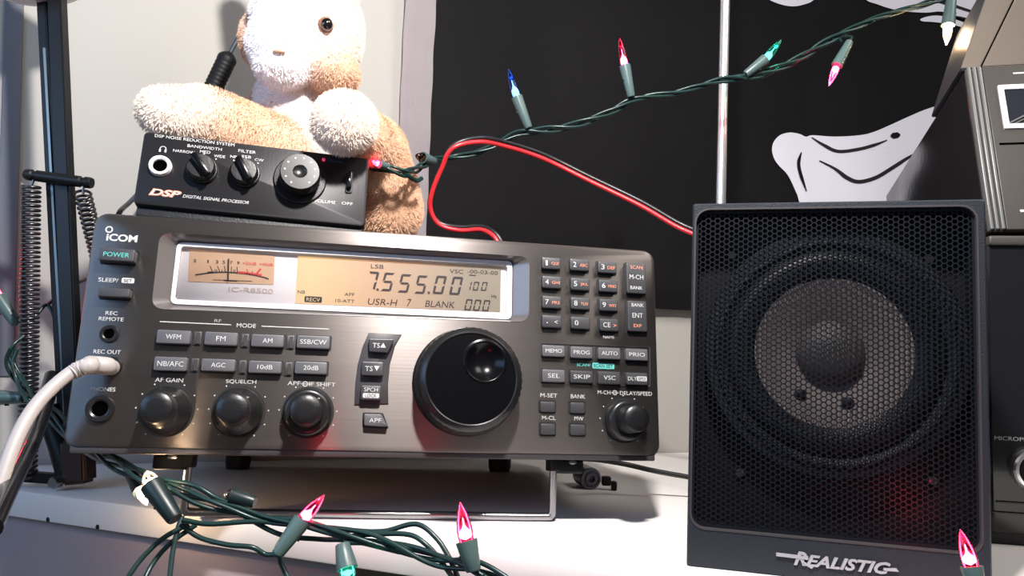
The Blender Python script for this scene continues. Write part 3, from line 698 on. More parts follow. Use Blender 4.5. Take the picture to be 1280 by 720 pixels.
c = DP.p(404.5, 200, 0); bm = bmesh.new(); lathe(bm, [(.0009, 0), (.0009, .0005), (.0005, .0012), (0, .0014)], front(*c), 16, False); obj('indicator_lamp', bm, mat('red led', (.5, .03, .08), .3, emit=(1, .05, .2), estr=.6), db)
q = px_rect(DP, 432, 215, 441, 242, 0); bm = bmesh.new(); prism(bm, rrect(*q, .0012, 4), -.0008, 0, .0003, .0003); o = obj('power_switch', bm, M['well'], db)
bm = bmesh.new(); prism(bm, rrect(q[0]+.0006, q[1]+.0022, q[2]-.0006, q[3]-.0009, .0010, 4), -.0036, 0, .0006, .0008); obj('switch_lever', bm, M['gloss'], o)
for x, y in ((.014, .012), (dw-.014, .012), (.014, .055), (dw-.014, .055)):
    w_ = DP.M @ Vector((x, y, -.0055)); lr = RF.I @ w_; hgt = (lr.z-(H-.003)); hgt = max(.001, hgt)
    if y < .02: hgt = min(hgt, .008)
    bm = bmesh.new(); lathe(bm, [(.005, -.0), (.005, hgt*.7), (.0042, hgt)], Matrix.Translation((x, y, -.0054)) @ Matrix.Rotation(PI, 4, 'X'), 24, True); obj('rubber_foot', bm, M['foot'], db)

# ------------------------------------------------------------------ loudspeaker
SP = Frame((.0787, .3312, 0), -.27064, 0)
sw, sh = .11496, .1564
sp = thing('loudspeaker', 'black box loudspeaker with perforated grille and silver lettering', 'loudspeaker', SP)
g0 = SP.p(868.5, 262, 0); g1 = SP.p(1229, 688, 0); gb = SP.p(868.5, 661, 0)
gx0, gx1, gz0, gz1 = g0[0], sw-.0028, gb[1], sh-.0022
ou = rrect(0, 0, sw, sh, .0012, 5); inn = rrect(gx0, gz0, gx1, gz1, .0062, 5)
bm = bmesh.new()
loops = [[bm.verts.new((p[0], .095, p[1])) for p in ou], [bm.verts.new((p[0], .0008, p[1])) for p in ou], [bm.verts.new((p[0], 0, p[1])) for p in rrect(.0007, .0007, sw-.0007, sh-.0007, .001, 5)], [bm.verts.new((p[0], 0, p[1])) for p in inn], [bm.verts.new((p[0], .020, p[1])) for p in inn]]
for a_, b_ in zip(loops, loops[1:]):
    for i in range(len(a_)): bm.faces.new((a_[i-1], a_[i], b_[i], b_[i-1]))
bm.faces.new(loops[0]); obj('cabinet', bm, M['spk'], sp, 30)
bm = bmesh.new(); ro = inn; ri = rrect(gx0+.0008, gz0+.0008, gx1-.0008, gz1-.0008, .0056, 5); ringprism(bm, ro, ri, -.0003, -.0003, .003); obj('grille_trim', bm, M['panel_dark'], sp)
# baffle and driver
bm = bmesh.new(); prism(bm, inn, .0195, .0205); obj('baffle', bm, M['baffle'], sp)
cx, cz = SP.p(1040, 441, .012)
wf = bmesh.new(); lathe(wf, [(.0535, -.0), (.0535, .0100), (.0525, .0112), (.0490, .0112), (.0482, .0122), (.0470, .0122), (.0440, .0100)], front(cx, cz, .0195), 72, False); wf = obj('woofer_frame', wf, M['spk'], sp, 30)
bm = bmesh.new(); lathe(bm, [(.0442, .0098), (.0425, .0118), (.0390, .0132), (.0350, .0122), (.0318, .0098)], front(cx, cz, .0195), 72, False); obj('woofer_surround', bm, M['surround'], wf, 60)
bm = bmesh.new(); lathe(bm, [(.0319, .0099), (.0300, .0094), (.0140, .0015)], front(cx, cz, .0195), 72, False)
bm2 = bm
for v in bm.verts: pass
obj('woofer_cone', bm, M['cone'], wf, 60)
bm = bmesh.new(); lathe(bm, [(.0142, .0010), (.0140, .0030), (.0125, .0060), (.009, .0085), (.0045, .0098), (0, .0102)], front(cx, cz, .0195), 48, False); obj('dust_cap', bm, M['dustcap'], wf, 60)
for px_, py_ in ((998, 493), (1057, 503)):
    q = SP.p(px_, py_, .02); bm = bmesh.new(); lathe(bm, [(.0026, .000), (.0026, .0068), (.0014, .0078), (0, .008)], front(q[0], q[1], .0195), 16, False); obj('cone_rivet', bm, M['surround'], wf)
for px_, py_ in ((915, 320), (1160, 325), (925, 590), (1165, 600)):
    q = SP.p(px_, py_, .02); bm = bmesh.new(); lathe(bm, [(.0026, 0), (.0026, .001), (.0018, .0022), (0, .0024)], front(q[0], q[1], .0195), 16, False); obj('baffle_screw', bm, M['steel'], sp)
# perforated grille with real holes
bm = bmesh.new(); pitch = .00230; colw = pitch*math.sqrt(3)/2; rh = pitch*.45; hexr = pitch/math.sqrt(3)
yG0, yG1 = .0022, .0028
def bow(x, z):
    return 0
cols = int((gx1-gx0-.001)/colw); rows = int((gz1-gz0-.001)/pitch)
vc = {}
def hv(x, z, y):
    k = (round(x/.00002), round(z/.00002), y)
    if k not in vc: vc[k] = bm.verts.new((x, y, z))
    return vc[k]
ox = (gx0+gx1)/2-(cols-1)*colw/2; oz = (gz0+gz1)/2-(rows-1)*pitch/2-pitch/4
for i in range(cols):
    for j in range(rows):
        x = ox+i*colw; z = oz+j*pitch+(pitch/2 if i % 2 else 0)
        O = [hv(x+hexr*math.cos(k*PI/3), z+hexr*math.sin(k*PI/3), yG0) for k in range(6)]
        A = [bm.verts.new((x+rh*math.cos(k*PI/3), yG0, z+rh*math.sin(k*PI/3))) for k in range(6)]
        B = [bm.verts.new((x+rh*math.cos(k*PI/3), yG1, z+rh*math.sin(k*PI/3))) for k in range(6)]
        for k in range(6):
            l = (k+1) % 6; bm.faces.new((O[k], O[l], A[l], A[k])); bm.faces.new((A[k], A[l], B[l], B[k]))
me = bpy.data.meshes.new('grille'); bm.to_mesh(me); bm.free(); link('grille', me, M['grille'], sp, smooth=False)
mx0, mx1 = ox-hexr, ox+(cols-1)*colw+hexr; mz0, mz1 = oz-pitch/2, oz+(rows-.5)*pitch+pitch/2
bm = bmesh.new(); ringprism(bm, rrect(gx0, gz0, gx1, gz1, .0056, 5), rrect(mx0+.0012, mz0+.0014, mx1-.0012, mz1-.0014, .0042, 5), .0020, .0021, .0030); obj('grille_rim', bm, M['grille'], sp)
# silver lettering
lz = SP.p(1047, 703, 0)
me = text_mesh('REALISTIC', .35, .03, .02, 1.0)
xs_ = [v.co.x for v in me.vertices]; ys_ = [v.co.y for v in me.vertices]
A0 = SP.p(992, 700, 0); A1 = SP.p(1113, 708, 0); hh = .0042
for v in me.vertices:
    u = (v.co.x-min(xs_))/(max(xs_)-min(xs_)); t = (v.co.y)/.7
    big = 1.25-.5*u if u < .14 else 1.0
    v.co = (A0[0]+(A1[0]-A0[0])*u, -.0009*(.5+v.co.z*25), (A0[1]+A1[1])/2-.0022+hh*t*big)
me.materials.clear(); lg = link('logo_lettering', me, M['silver'], sp, smooth=False)
bm = bmesh.new(); 
a_ = SP.p(970, 694, 0); b_ = SP.p(1010, 697, 0); prism(bm, [(a_[0], a_[1]-.0001), (b_[0], b_[1]-.0007), (b_[0], b_[1]+.0006), (a_[0], a_[1]+.0011)], -.0011, 0)
obj('logo_swash', bm, M['silver'], sp, smooth=False); bm = bmesh.new(); a_ = SP.p(1104, 711.5, 0); b_ = SP.p(1123, 713, 0); prism(bm, [(a_[0], a_[1]-.0003), (b_[0], b_[1]-.0003), (b_[0]-.0008, b_[1]+.0008), (a_[0], a_[1]+.0006)], -.0011, 0)
obj('logo_swash', bm, M['silver'], sp, smooth=False); bm = bmesh.new(); a_ = SP.p(1002, 704, 0); b_ = SP.p(1014, 709, 0); prism(bm, [(a_[0], a_[1]+.0004), (a_[0]+.0008, a_[1]+.0010), (b_[0]+.0007, b_[1]+.0002), (b_[0], b_[1]-.0004)], -.0011, 0)
obj('logo_swash', bm, M['silver'], sp, smooth=False)

# ------------------------------------------------------------------ telescopic antenna
pt = at(907, -30, .52); pb = at(901, 250, .52); dd = (pb-pt); base = pt+dd*((0-pt.z)/dd.z)
an = thing('telescopic_antenna', 'shiny chrome telescopic antenna rod standing behind the loudspeaker', 'antenna', loc=base)
segs = [(.0036, .40, .62), (.0043, .20, .40), (.0050, .012, .20)]
for r_, t0, t1 in ((.0033, .118, .60), (.0039, .012, .120)):
    L_ = (pt-base).length; dn = (pt-base).normalized(); bm = bmesh.new()
    p0 = dn*(t0); p1 = dn*(t1)
    tube(bm, [p0, p0.lerp(p1, .5), p1], r_, 20); obj('rod_section', bm, M['chrome'], an, 60)
bm = bmesh.new(); lathe(bm, [(.016, 0), (.016, .006), (.012, .010), (.006, .013), (.0045, .02), (0, .02)], Matrix(), 32, True); obj('base', bm, M['foot'], an)

# ------------------------------------------------------------------ devices at the right
TF = Frame((.2539, .40, .1634), -.2048, .2289, -.0204)
tw_, th_, td = .20, .1012, .17
tdv = thing('cassette_deck', 'gunmetal grey tape unit tilted back at the right edge of the photo', 'audio device', TF)
bm = bmesh.new(); box(bm, 0, tw_, .003, td, 0, th_, .0015); obj('case', bm, M['devside'], tdv)
bm = bmesh.new(); box(bm, .0085, tw_, 0, .004, 0, th_, .0005); obj('fascia', bm, M['device'], tdv)
for k, x in enumerate((.0004, .0032, .0060)):
    bm = bmesh.new(); box(bm, x, x+.0018, -.001, .004, 0, th_, .0006); obj('trim_rib', bm, M['rib'], tdv)
q = px_rect(TF, 1250, 106, 1310, 160.5, 0)
def wring(q, t, y0, y1, m, nm, par):
    bm = bmesh.new(); ringprism(bm, rrect(*q, .0006, 2), rrect(q[0]+t, q[1]+t, q[2]-t, q[3]-t, .0003, 2), y0, y0, y1); return obj(nm, bm, m, par, smooth=False)
wr = wring(q, .0028, -.0012, .001, M['frame'], 'window_trim', tdv)
bm = bmesh.new(); box(bm, q[0]+.002, q[2]-.002, -.0002, .0, q[1]+.002, q[3]-.002); obj('cassette_window', bm, M['glassdark'], wr)
bm = bmesh.new(); a_ = TF.p(1262, 154, -.0004); b_ = TF.p(1290, 140, -.0004); tube(bm, [Vector((a_[0], -.0006, a_[1])), Vector((b_[0], -.0006, b_[1]))], .0006, 6); tube(bm, [Vector((a_[0]+.002, -.0006, a_[1]-.0006)), Vector((b_[0]+.002, -.0006, b_[1]-.001))], .0004, 6); obj('window_marking', bm, M['rib'], wr)
q = px_rect(TF, 1249, 178, 1300, 180.5, 0); bm = bmesh.new(); box(bm, q[0], q[2], -.0002, .0002, q[1], q[3]); obj('slot', bm, M['hole'], tdv)
q = px_rect(TF, 1266, 90, 1300, 92, 0); bm = bmesh.new(); box(bm, q[0], q[2], -.0002, .0002, q[1], q[3]); obj('printed_line', bm, M['print'], tdv)
q = px_rect(TF, 1275, 262, 1290, 265, 0); bm = bmesh.new(); box(bm, q[0], q[2], -.0002, .0002, q[1], q[3]); obj('printed_mark', bm, M['print'], tdv)
# support under the tape unit: lower black unit
c0 = TF.M @ Vector((0, 0, 0)); UF = Frame((c0.x-.004, c0.y-.004, 0), -.2048, 0)
lz1 = c0.z-.002-.17*math.sin(.2289)*0
lu = thing('stereo_receiver', 'glossy black stereo unit with round silver knob at the lower right corner', 'audio device', UF)
zt = UF.p(1245, 300, 0)[1]
bm = bmesh.new(); box(bm, 0, .22, .003, .17, .0, zt-.042, .001); obj('case', bm, M['casing'], lu)
bm = bmesh.new(); box(bm, 0, .22, 0, .02, .006, zt, .0015); obj('fascia', bm, M['gloss'], lu)
bm = bmesh.new(); box(bm, .0, .22, -.003, .018, UF.p(1245, 307, 0)[1], zt+.002, .0012); obj('top_trim', bm, M['device'], lu)
za = UF.p(1243, 545, 0)[1]; zb = UF.p(1243, 627, 0)[1]; zd = UF.p(1243, 640, 0)[1]
for k in range(9):
    zz = za+.012+k*.0090; bm = bmesh.new(); box(bm, .022, .21, -.0012, .001, zz, zz+.0035, .0005); obj('vent_slat', bm, M['casing'], lu)
bm = bmesh.new(); box(bm, .002, .218, -.0012, .001, zb-.0004, zb+.0004); obj('trim_line', bm, M['device'], lu)
bm = bmesh.new(); box(bm, .0, .218, -.0012, .001, zd-.0003, zd+.0003); obj('trim_line', bm, M['device'], lu)
text_on(UF, lu, 'MICROPHONE', 1275, 549, 64, 5, M['printdim'], 0)
kc = UF.p(1289, 587, 0); bm = bmesh.new(); lathe(bm, [(.0105, 0), (.0105, .006), (.0098, .0072), (.0085, .0075)], front(*kc), 48, False); kk = obj('knob', bm, M['chrome'], lu, 30)
bm = bmesh.new(); lathe(bm, [(.0086, .0074), (.0080, .0078), (0, .0078)], front(*kc), 48, False); obj('knob_face', bm, M['gloss'], kk, 30)
# slanted steel case above
HF = Frame(TF.M @ Vector((0, 0, th_+.0004)), -.2048, .2289, -.0204)
hood = thing('equipment_case', 'brown grey steel equipment case standing on top of the tape unit', 'case', HF)
tl = HF.p(1246, -45, -.010); bl_ = (-.002, 0)
def sheared(bm, P0, P1, P2, P3, y0, y1, back):
    """panel whose lower edge is at y0 and upper edge at y1, running back"""
    f = [bm.verts.new((P0[0], y0, P0[1])), bm.verts.new((P1[0], y0, P1[1])), bm.verts.new((P2[0], y1, P2[1])), bm.verts.new((P3[0], y1, P3[1]))]
    k = [bm.verts.new((v.co.x, back, v.co.z)) for v in f]
    bm.faces.new(f); bm.faces.new(k[::-1])
    for n_ in range(4): bm.faces.new((f[n_-1], f[n_], k[n_], k[n_-1]))
bm = bmesh.new(); sheared(bm, bl_, (.20, 0), (.20, tl[1]), tl, .0025, -.010, .055); bmesh.ops.bevel(bm, geom=bm.edges[:], offset=.0007, segments=2, affect='EDGES'); obj('case_shell', bm, mat('slate side sheet', (.05, .054, .066), .45, .3, var=.05), hood)
s0 = HF.p(1224, 80, .0025); s1 = HF.p(1290, -42, -.010)
bm = bmesh.new(); sheared(bm, (s0[0]+.0008, .0006), (.1995, .0006), (.1995, tl[1]-.0006), (s1[0]+.0008, tl[1]-.0006), .0013, -.0112, .02); bmesh.ops.bevel(bm, geom=bm.edges[:], offset=.0004, segments=2, affect='EDGES'); obj('cover_plate', bm, M['hood'], hood)
bm = bmesh.new(); sheared(bm, (bl_[0]+.0003, .0006), (s0[0]-.0002, .0006), (s1[0]-.0002, tl[1]-.0006), (tl[0]+.0003, tl[1]-.0006), .0017, -.0108, .006); bmesh.ops.bevel(bm, geom=bm.edges[:], offset=.0003, segments=2, affect='EDGES'); obj('corner_plate', bm, M['hood'], hood)
bm = bmesh.new(); sheared(bm, (s0[0]-.0001, .0006), (s0[0]+.0006, .0006), (s1[0]+.0006, tl[1]-.0006), (s1[0]-.0001, tl[1]-.0006), .0022, -.0103, .01); obj('panel_seam', bm, M['hole'], hood)

# ------------------------------------------------------------------ lamp arm at left
def bar(bm, a_, b_, w, d, side=Vector((1, 0, 0))):
    t = (b_-a_).normalized(); s = (side-t*side.dot(t)).normalized(); n_ = t.cross(s)
    vs = [[bm.verts.new(p+s*w/2*i+n_*d/2*j) for i, j in ((-1, -1), (1, -1), (1, 1), (-1, 1))] for p in (a_, b_)]
    bm.faces.new(vs[0]); bm.faces.new(vs[1][::-1])
    for k in range(4): bm.faces.new((vs[0][k-1], vs[0][k], vs[1][k], vs[1][k-1]))
YA = .45
lb = onz(95, 603, 0)
la = thing('desk_lamp', 'black spring balanced lamp arm with white shade rising at the left', 'lamp', loc=lb)
def A(px, py, dy=0): return at(px, py, YA+dy)-lb
def wpx(n, Y=YA): return n/F*Y
bm = bmesh.new(); bar(bm, A(71, -10), A(96, 582), wpx(18), .008); bmesh.ops.bevel(bm, geom=bm.edges[:], offset=.0008, segments=2, affect='EDGES'); obj('arm_bar', bm, M['arm'], la)
bm = bmesh.new(); bar(bm, A(55, -10, .004), A(85, 575, .004), wpx(15), .006); bmesh.ops.bevel(bm, geom=bm.edges[:], offset=.0008, segments=2, affect='EDGES'); obj('arm_channel', bm, M['arm'], la)
bm = bmesh.new(); bar(bm, A(55.5, 60, .0005), A(84, 570, .0005), wpx(3), .001); obj('arm_stripe', bm, M['armgrey'], la)
bm = bmesh.new()
lx = (A(115, 229, -.006)-A(32, 218, -.006)); Lp = lx.length; dirp = lx.normalized()
q_ = dirp.to_track_quat('Z', 'Y').to_matrix().to_4x4(); q_.translation = A(32, 218, -.006)
lathe(bm, [(0, 0), (.0030, .0), (.0034, .001), (.0034, .0040), (.0026, .0048), (.0026, .0062), (.0034, .007), (.0034, .0075), (.0034, Lp-.0075), (.0034, Lp-.007), (.0026, Lp-.0062), (.0026, Lp-.0048), (.0034, Lp-.004), (.0034, Lp-.001), (.003, Lp), (0, Lp)], q_, 24, False)
obj('spring_peg', bm, M['arm'], la)
def coil(name, p0, p1, r, wr_, turns):
    bm = bmesh.new(); t = (p1-p0); L_ = t.length; tn = t.normalized(); s = tn.orthogonal().normalized(); b_ = tn.cross(s); pts = []
    n = int(turns*12)
    for i in range(n+1):
        a_ = 2*PI*i/12; pts.append(p0+t*i/n+(s*math.cos(a_)+b_*math.sin(a_))*r)
    tube(bm, pts, wr_, 5); return obj(name, bm, M['spring'], la, 80)
coil('spring', A(39, 231, -.006), A(34, 598, -.004), .0047, .0009, 62)
coil('spring', A(103, 240, -.006), A(150, 430, .060), .0043, .0009, 34)
bm = bmesh.new(); tube(bm, [A(38, 219, -.006), A(42, 226, -.006), A(39, 233, -.006)], .0008, 6); tube(bm, [A(107, 229, -.006), A(104, 236, -.006), A(104, 243, -.006)], .0008, 6); obj('spring_hook', bm, M['spring'], la)
bm = bmesh.new(); bar(bm, A(97, 548, -.002), A(99, 604, -.002), wpx(31), .014); bmesh.ops.bevel(bm, geom=bm.edges[:], offset=.002, segments=3, affect='EDGES'); obj('base_bracket', bm, M['bracket'], la)
bm = bmesh.new(); bar(bm, A(14, 594, -.002), A(82, 599, -.002), wpx(12), .008, Vector((0, 0, 1))); bmesh.ops.bevel(bm, geom=bm.edges[:], offset=.001, segments=2, affect='EDGES'); obj('base_bar', bm, M['arm'], la)
bm = bmesh.new(); c_ = A(73, 602, -.008); lathe(bm, [(0, 0), (.0035, 0), (.0035, .0045), (.0026, .006), (0, .006)], Matrix.Translation(c_) @ Matrix.Rotation(PI/2, 4, 'X'), 8, False); obj('clamp_bolt', bm, M['steel'], la)
bm = bmesh.new(); tube(bm, cr([A(64, 505, .0), A(66, 535, .0), A(76, 560, .0), A(88, 590, .0)], 6), [.004+.0002*i for i in range(19)], 10); obj('base_curve', bm, M['arm'], la, 60)
sc_ = A(50, -40, -.02); bm = bmesh.new(); lathe(bm, [(.0290, .0), (.0290, .012), (.025, .018), (.012, .03), (.008, .05), (0, .05)], Matrix.Translation(A(48, -28, -.012)) @ Matrix.Rotation(-.3, 4, 'Y'), 40, False)
lathe(bm, [(.0290, .0), (.0275, -.0035), (.020, -.0065), (.010, -.0080), (0, -.0083)], Matrix.Translation(A(48, -28, -.012)) @ Matrix.Rotation(-.3, 4, 'Y'), 40, False); obj('lamp_shade', bm, M['shade'], la, 50)

# ------------------------------------------------------------------ cables
def path(pts): return [at(*p) for p in pts]
bm = bmesh.new(); tube(bm, cr(path([(104, 457, .334), (88, 466, .331), (64, 486, .325), (41, 512, .318), (21, 547, .310), (4, 592, .303), (-10, 640, .297), (-22, 700, .290)]), 8), .0029, 14)
wc = thing('audio_cable', 'white audio cable plugged into the receiver front at left', 'cable', loc=at(141, 457, .345))
for v in bm.verts: v.co -= wc.location
obj('cord', bm, M['white'], wc, 60)
pj = RF.M @ Vector((*[RF.p(140, 459.5, -.001)[0]], -.001, RF.p(140, 459.5, -.001)[1]))
P_ = cr([pj+(RF.M.to_3x3() @ Vector((0, .0015, 0))), pj+(RF.M.to_3x3() @ Vector((-.001, -.006, .0))), pj+(RF.M.to_3x3() @ Vector((-.006, -.0095, -.0001))), at(112, 457, .335), at(98, 461.5, .333), at(89, 467, .331)], 8)
n_ = len(P_); rad = []
for i in range(n_):
    t = i/(n_-1); r_ = .0036 if t < .15 else (.0041 if t < .5 else .0041-(t-.5)*.0016); 
    if t > .52 and int((t-.52)*30) % 2 == 0: r_ -= .0005
    rad.append(r_)
bm = bmesh.new(); tube(bm, [p-wc.location for p in P_], rad, 18); obj('plug', bm, M['white'], wc, 60)
bm = bmesh.new(); tube(bm, cr(path([(66, 470, .40), (56, 505, .385), (42, 545, .36), (26, 580, .33), (8, 615, .30), (-12, 660, .27)]), 8), .0040, 12)
tag(obj('thick_cable', bm, M['gloss'], None, 60), 'thick glossy black cord below the white cable at lower left', 'cable')
# red and black wire
rb = [(872, 292, .47), (845, 280, .475), (800, 254, .48), (740, 225, .485), (680, 196, .485), (630, 180, .47), (598, 175, .455), (566, 184, .45), (552, 210, .455), (540, 240, .46), (538, 262, .465), (550, 280, .468), (575, 286, .468), (600, 285, .466), (615, 291, .462), (624, 302, .46), (628, 320, .46)]
wl_ = thing('speaker_wire', 'red and black twin wire looping from the loudspeaker to the receiver', 'wire', loc=at(598, 175, .455))
P_ = cr(path(rb), 8); T_, N_ = frames(P_)
for nm, m_, sgn in (('red_strand', 'red', 1), ('black_strand', 'black', -1)):
    q = []
    for i, p in enumerate(P_):
        u = i/len(P_); ang = .3+1.15*max(0, min(1, (u-.36)/.1))+1.0*max(0, min(1, (u-.62)/.12))
        vw = (p-CP).normalized(); side = vw.cross(T_[i]).normalized(); off = side*math.cos(ang)+vw*math.sin(ang)
        q.append(p-off*.00135*sgn-wl_.location)
    bm = bmesh.new(); tube(bm, q, .00145, 10); obj(nm, bm, M[m_], wl_, 60)
# cable with ferrite bead left of the plush
fc = thing('adapter_cable', 'black cable with ribbed ferrite bead hanging left of the plush toy', 'cable', loc=at(274, 92, .50))
P_ = cr(path([(336, -30, .5), (325, 3, .5), (305, 35, .5), (290, 62, .5), (275, 92, .5), (262, 120, .5), (252, 150, .52), (215, 200, .54), (165, 250, .50), (148, 268, .47), (140, 300, .48)]), 8)
bm = bmesh.new(); tube(bm, [p-fc.location for p in P_], .0016, 10); obj('cord', bm, mat('blue grey cable', (.035, .045, .06), .4), fc, 60)
a_, b_ = at(288, 65, .5)-fc.location, at(263, 118, .5)-fc.location; n_ = 34; bm = bmesh.new()
pts = [a_.lerp(b_, i/n_) for i in range(n_+1)]
rr = []
for i in range(n_+1):
    t = i/n_; r_ = .0064*min(1, (min(t, 1-t)*7+.02)**.5); 
    if .2 < t < .85 and i % 3 == 0: r_ *= .94
    rr.append(max(.001, r_))
tube(bm, pts, rr, 18); obj('ferrite_bead', bm, M['foot'], fc, 60)
bm = bmesh.new(); tube(bm, cr(path([(700, 573, .47), (740, 574, .48), (780, 580, .49), (820, 589, .49), (870, 598, .49)]), 6), .0016, 8)
tag(obj('power_lead', bm, M['black'], None, 60), 'thin black lead running from under the receiver to behind the loudspeaker', 'cord')
bm = bmesh.new(); tube(bm, cr(path([(770, 590, .56), (810, 597, .56), (850, 604, .55), (900, 612, .55)]), 6), .0006, 6)
# coax connector under the receiver
cc = onz(738, 612, 0); cxn = thing('coaxial_plug', 'round grey connector lying on the desk under the right foot of the receiver', 'connector', loc=cc)
k_ = Matrix.Translation((0, .0, .0072)) @ Matrix.Rotation(PI/2, 4, 'X') @ Matrix.Rotation(.2, 4, 'Y')
bm = bmesh.new(); lathe(bm, [(.0050, -.02), (.0072, -.018), (.0072, .0), (.0066, .001), (.0055, .001), (.0052, .0), (.0040, .0), (.0038, .002), (.0024, .002), (.0022, -.001), (0, -.001)], k_, 32, True); obj('shell', bm, mat('dull nickel', (.14, .14, .17), .35, .7), cxn, 30)
bm = bmesh.new(); box(bm, .0075, .0135, -.002, .004, .003, .009, .001); box(bm, .0140, .0175, -.002, .004, 0, .006, .001); obj('tab', bm, M['foot'], cxn)

# ------------------------------------------------------------------ string lights
COLS = dict(red=((.80, .05, .12), (1, .02, .12), (1, .55, .65)), blue=((.10, .22, .80), (.02, .12, 1), (.45, .8, 1)), green=((.18, .80, .62), (.03, .75, .5), (.5, 1, .9)), clear=((.98, .90, .80), (1, .5, .2), (1, .80, .60)), off=((.7, .45, .35), None, None))
GM = {k: glassy('bulb glass '+k, v[0], v[1], {'red': .035, 'blue': .02, 'green': .07, 'clear': .08, 'off': 0}[k]) for k, v in COLS.items()}
EM = {k: emis('lit filament '+k, v[2], {'red': 40, 'blue': 16, 'green': 5, 'clear': 60}[k]) for k, v in COLS.items() if v[2]}
NMS = {'red': 'red bulb', 'blue': 'blue bulb', 'green': 'green bulb', 'clear': 'clear bulb', 'off': 'unlit bulb'}
def bulb(parent, tip, joint, base, col, sm='socket', r=.0034, wire=None, power=None):
    O = parent.location; tip, joint, base = [at(*p) if len(p) == 3 and not isinstance(p, Vector) else p for p in (tip, joint, base)]
    ax_ = (joint-base); L_ = ax_.length; q_ = ax_.normalized().to_track_quat('Z', 'Y').to_matrix().to_4x4(); q_.translation = base-O
    bm = bmesh.new(); lathe(bm, [(r*.62, 0), (r*.70, L_*.05), (r*.85, L_*.5), (r*1.0, L_*.93), (r*1.0, L_), (r*.80, L_), (r*.78, L_-.001)], q_, 20, True)
    tb = Matrix.Translation((r*.9, 0, L_*.55)); so = obj('socket', bm, M[sm], parent, 40)
    bm = bmesh.new(); r_ = bmesh.ops.create_cube(bm, size=1, matrix=q_ @ Matrix.Translation((0, -r*.86, L_*.55)) @ Matrix.Diagonal((r*.5, r*.35, L_*.05, 1))); obj('socket_latch', bm, M['foot'], so)
    av = (tip-joint); Lb = av.length; q2 = av.normalized().to_track_quat('Z', 'Y').to_matrix().to_4x4(); q2.translation = joint-O; rb_ = r*.72
    bm = bmesh.new(); lathe(bm, [(rb_*.9, -.0008), (rb_, .0015), (rb_*1.02, Lb*.28), (rb_*.9, Lb*.5), (rb_*.62, Lb*.72), (rb_*.32, Lb*.88), (rb_*.10, Lb*.97), (0, Lb)], q2, 18, False)
    g = obj('bulb', bm, GM[col], so, 60); g['label'] = NMS[col]
    if col != 'off':
        bm = bmesh.new(); lathe(bm, [(0, .0003), (rb_*.6, .001), (rb_*.86, Lb*.12), (rb_*.78, Lb*.24), (rb_*.34, Lb*.33), (rb_*.13, Lb*.42), (rb_*.10, Lb*.56), (0, Lb*.60)], q2, 12, False); obj('filament', bm, EM[col], so, 60)
        if power:
            ld = bpy.data.lights.new('bulb_glow', 'POINT'); ld.energy = power; ld.color = COLS[col][1] if col != 'clear' else (1, .72, .42); ld.shadow_soft_size = rb_*.4
            lo = bpy.data.objects.new('bulb_glow', ld); COL.objects.link(lo); lo.location = joint+av*.62; lo.location = joint+av*.7
    return so
us = thing('string_lights', 'green twisted cord of miniature lights sagging across the black flag', 'string lights', loc=at(650, 167, .48))
Yu = .48
up = [(452, 206, .424), (480, 209, .420), (505, 216, .425), (524, 211, .445), (540, 200, .462), (565, 197, .48), (600, 189, Yu), (628, 177, Yu), (650, 167, Yu), (680, 163, Yu), (720, 156, Yu), (765, 138, Yu), (795, 124, Yu), (850, 115, Yu), (905, 99, Yu), (945, 94, Yu), (990, 78, Yu), (1030, 55, Yu), (1060, 38, Yu), (1100, 21, Yu), (1150, 7, Yu), (1190, -4, Yu), (1260, -22, Yu), (1330, -60, Yu)]
bm = bmesh.new(); pts = [p-us.location for p in path(up)]; twist(bm, pts, .00095, .0016, 17, 3); obj('cord', bm, M['cordg'], us, 60)
def tail(parent, a_, b_, c_):
    bm = bmesh.new(); tube(bm, [p-parent.location for p in cr(path([a_, b_, c_]), 5)], .0009, 6); obj('bulb_lead', bm, M['cordg'], parent, 60)
bulb(us, (635, 86, Yu-.004), (646, 121, Yu-.004), (661, 160, Yu-.003), 'blue', r=.0037, power=.010)
bulb(us, (774, 47, Yu-.004), (781, 82, Yu-.004), (789, 121, Yu-.003), 'red', r=.0037, power=.02)
bulb(us, (977, 49, Yu-.004), (957, 74, Yu-.004), (932, 93, Yu-.003), 'green', r=.0037, power=.01)
bulb(us, (1036, 108, Yu-.004), (1046, 82, Yu-.004), (1062, 52, Yu-.003), 'red', r=.0036, power=.02)
bulb(us, (1183, 57, Yu-.004), (1185, 32, Yu-.004), (1190, -6, Yu-.003), 'clear', r=.0042, power=.06)
bulb(us, (519, 194, .446), (528, 197, .450), (543, 202, .460), 'off', r=.0036)
bulb(us, (464, 201, .412), (474, 205, .415), (486, 209, .420), 'red', r=.0026)
for m_ in ((522, 216, .472), (518, 222, .470), (526, 225, .468)): pass
bm = bmesh.new(); tube(bm, [p-us.location for p in cr(path([(503, 214, .424), (512, 221, .428), (521, 226, .434), (527, 223, .438)]), 5)], .0014, 6); obj('cord_end', bm, M['cordg'], us, 60)
tail(us, (932, 93, Yu-.003), (920, 97, Yu), (900, 100, Yu)); tail(us, (1062, 52, Yu-.003), (1064, 46, Yu), (1050, 46, Yu)); tail(us, (1052, 52, Yu-.003), (1048, 48, Yu), (1040, 50, Yu))

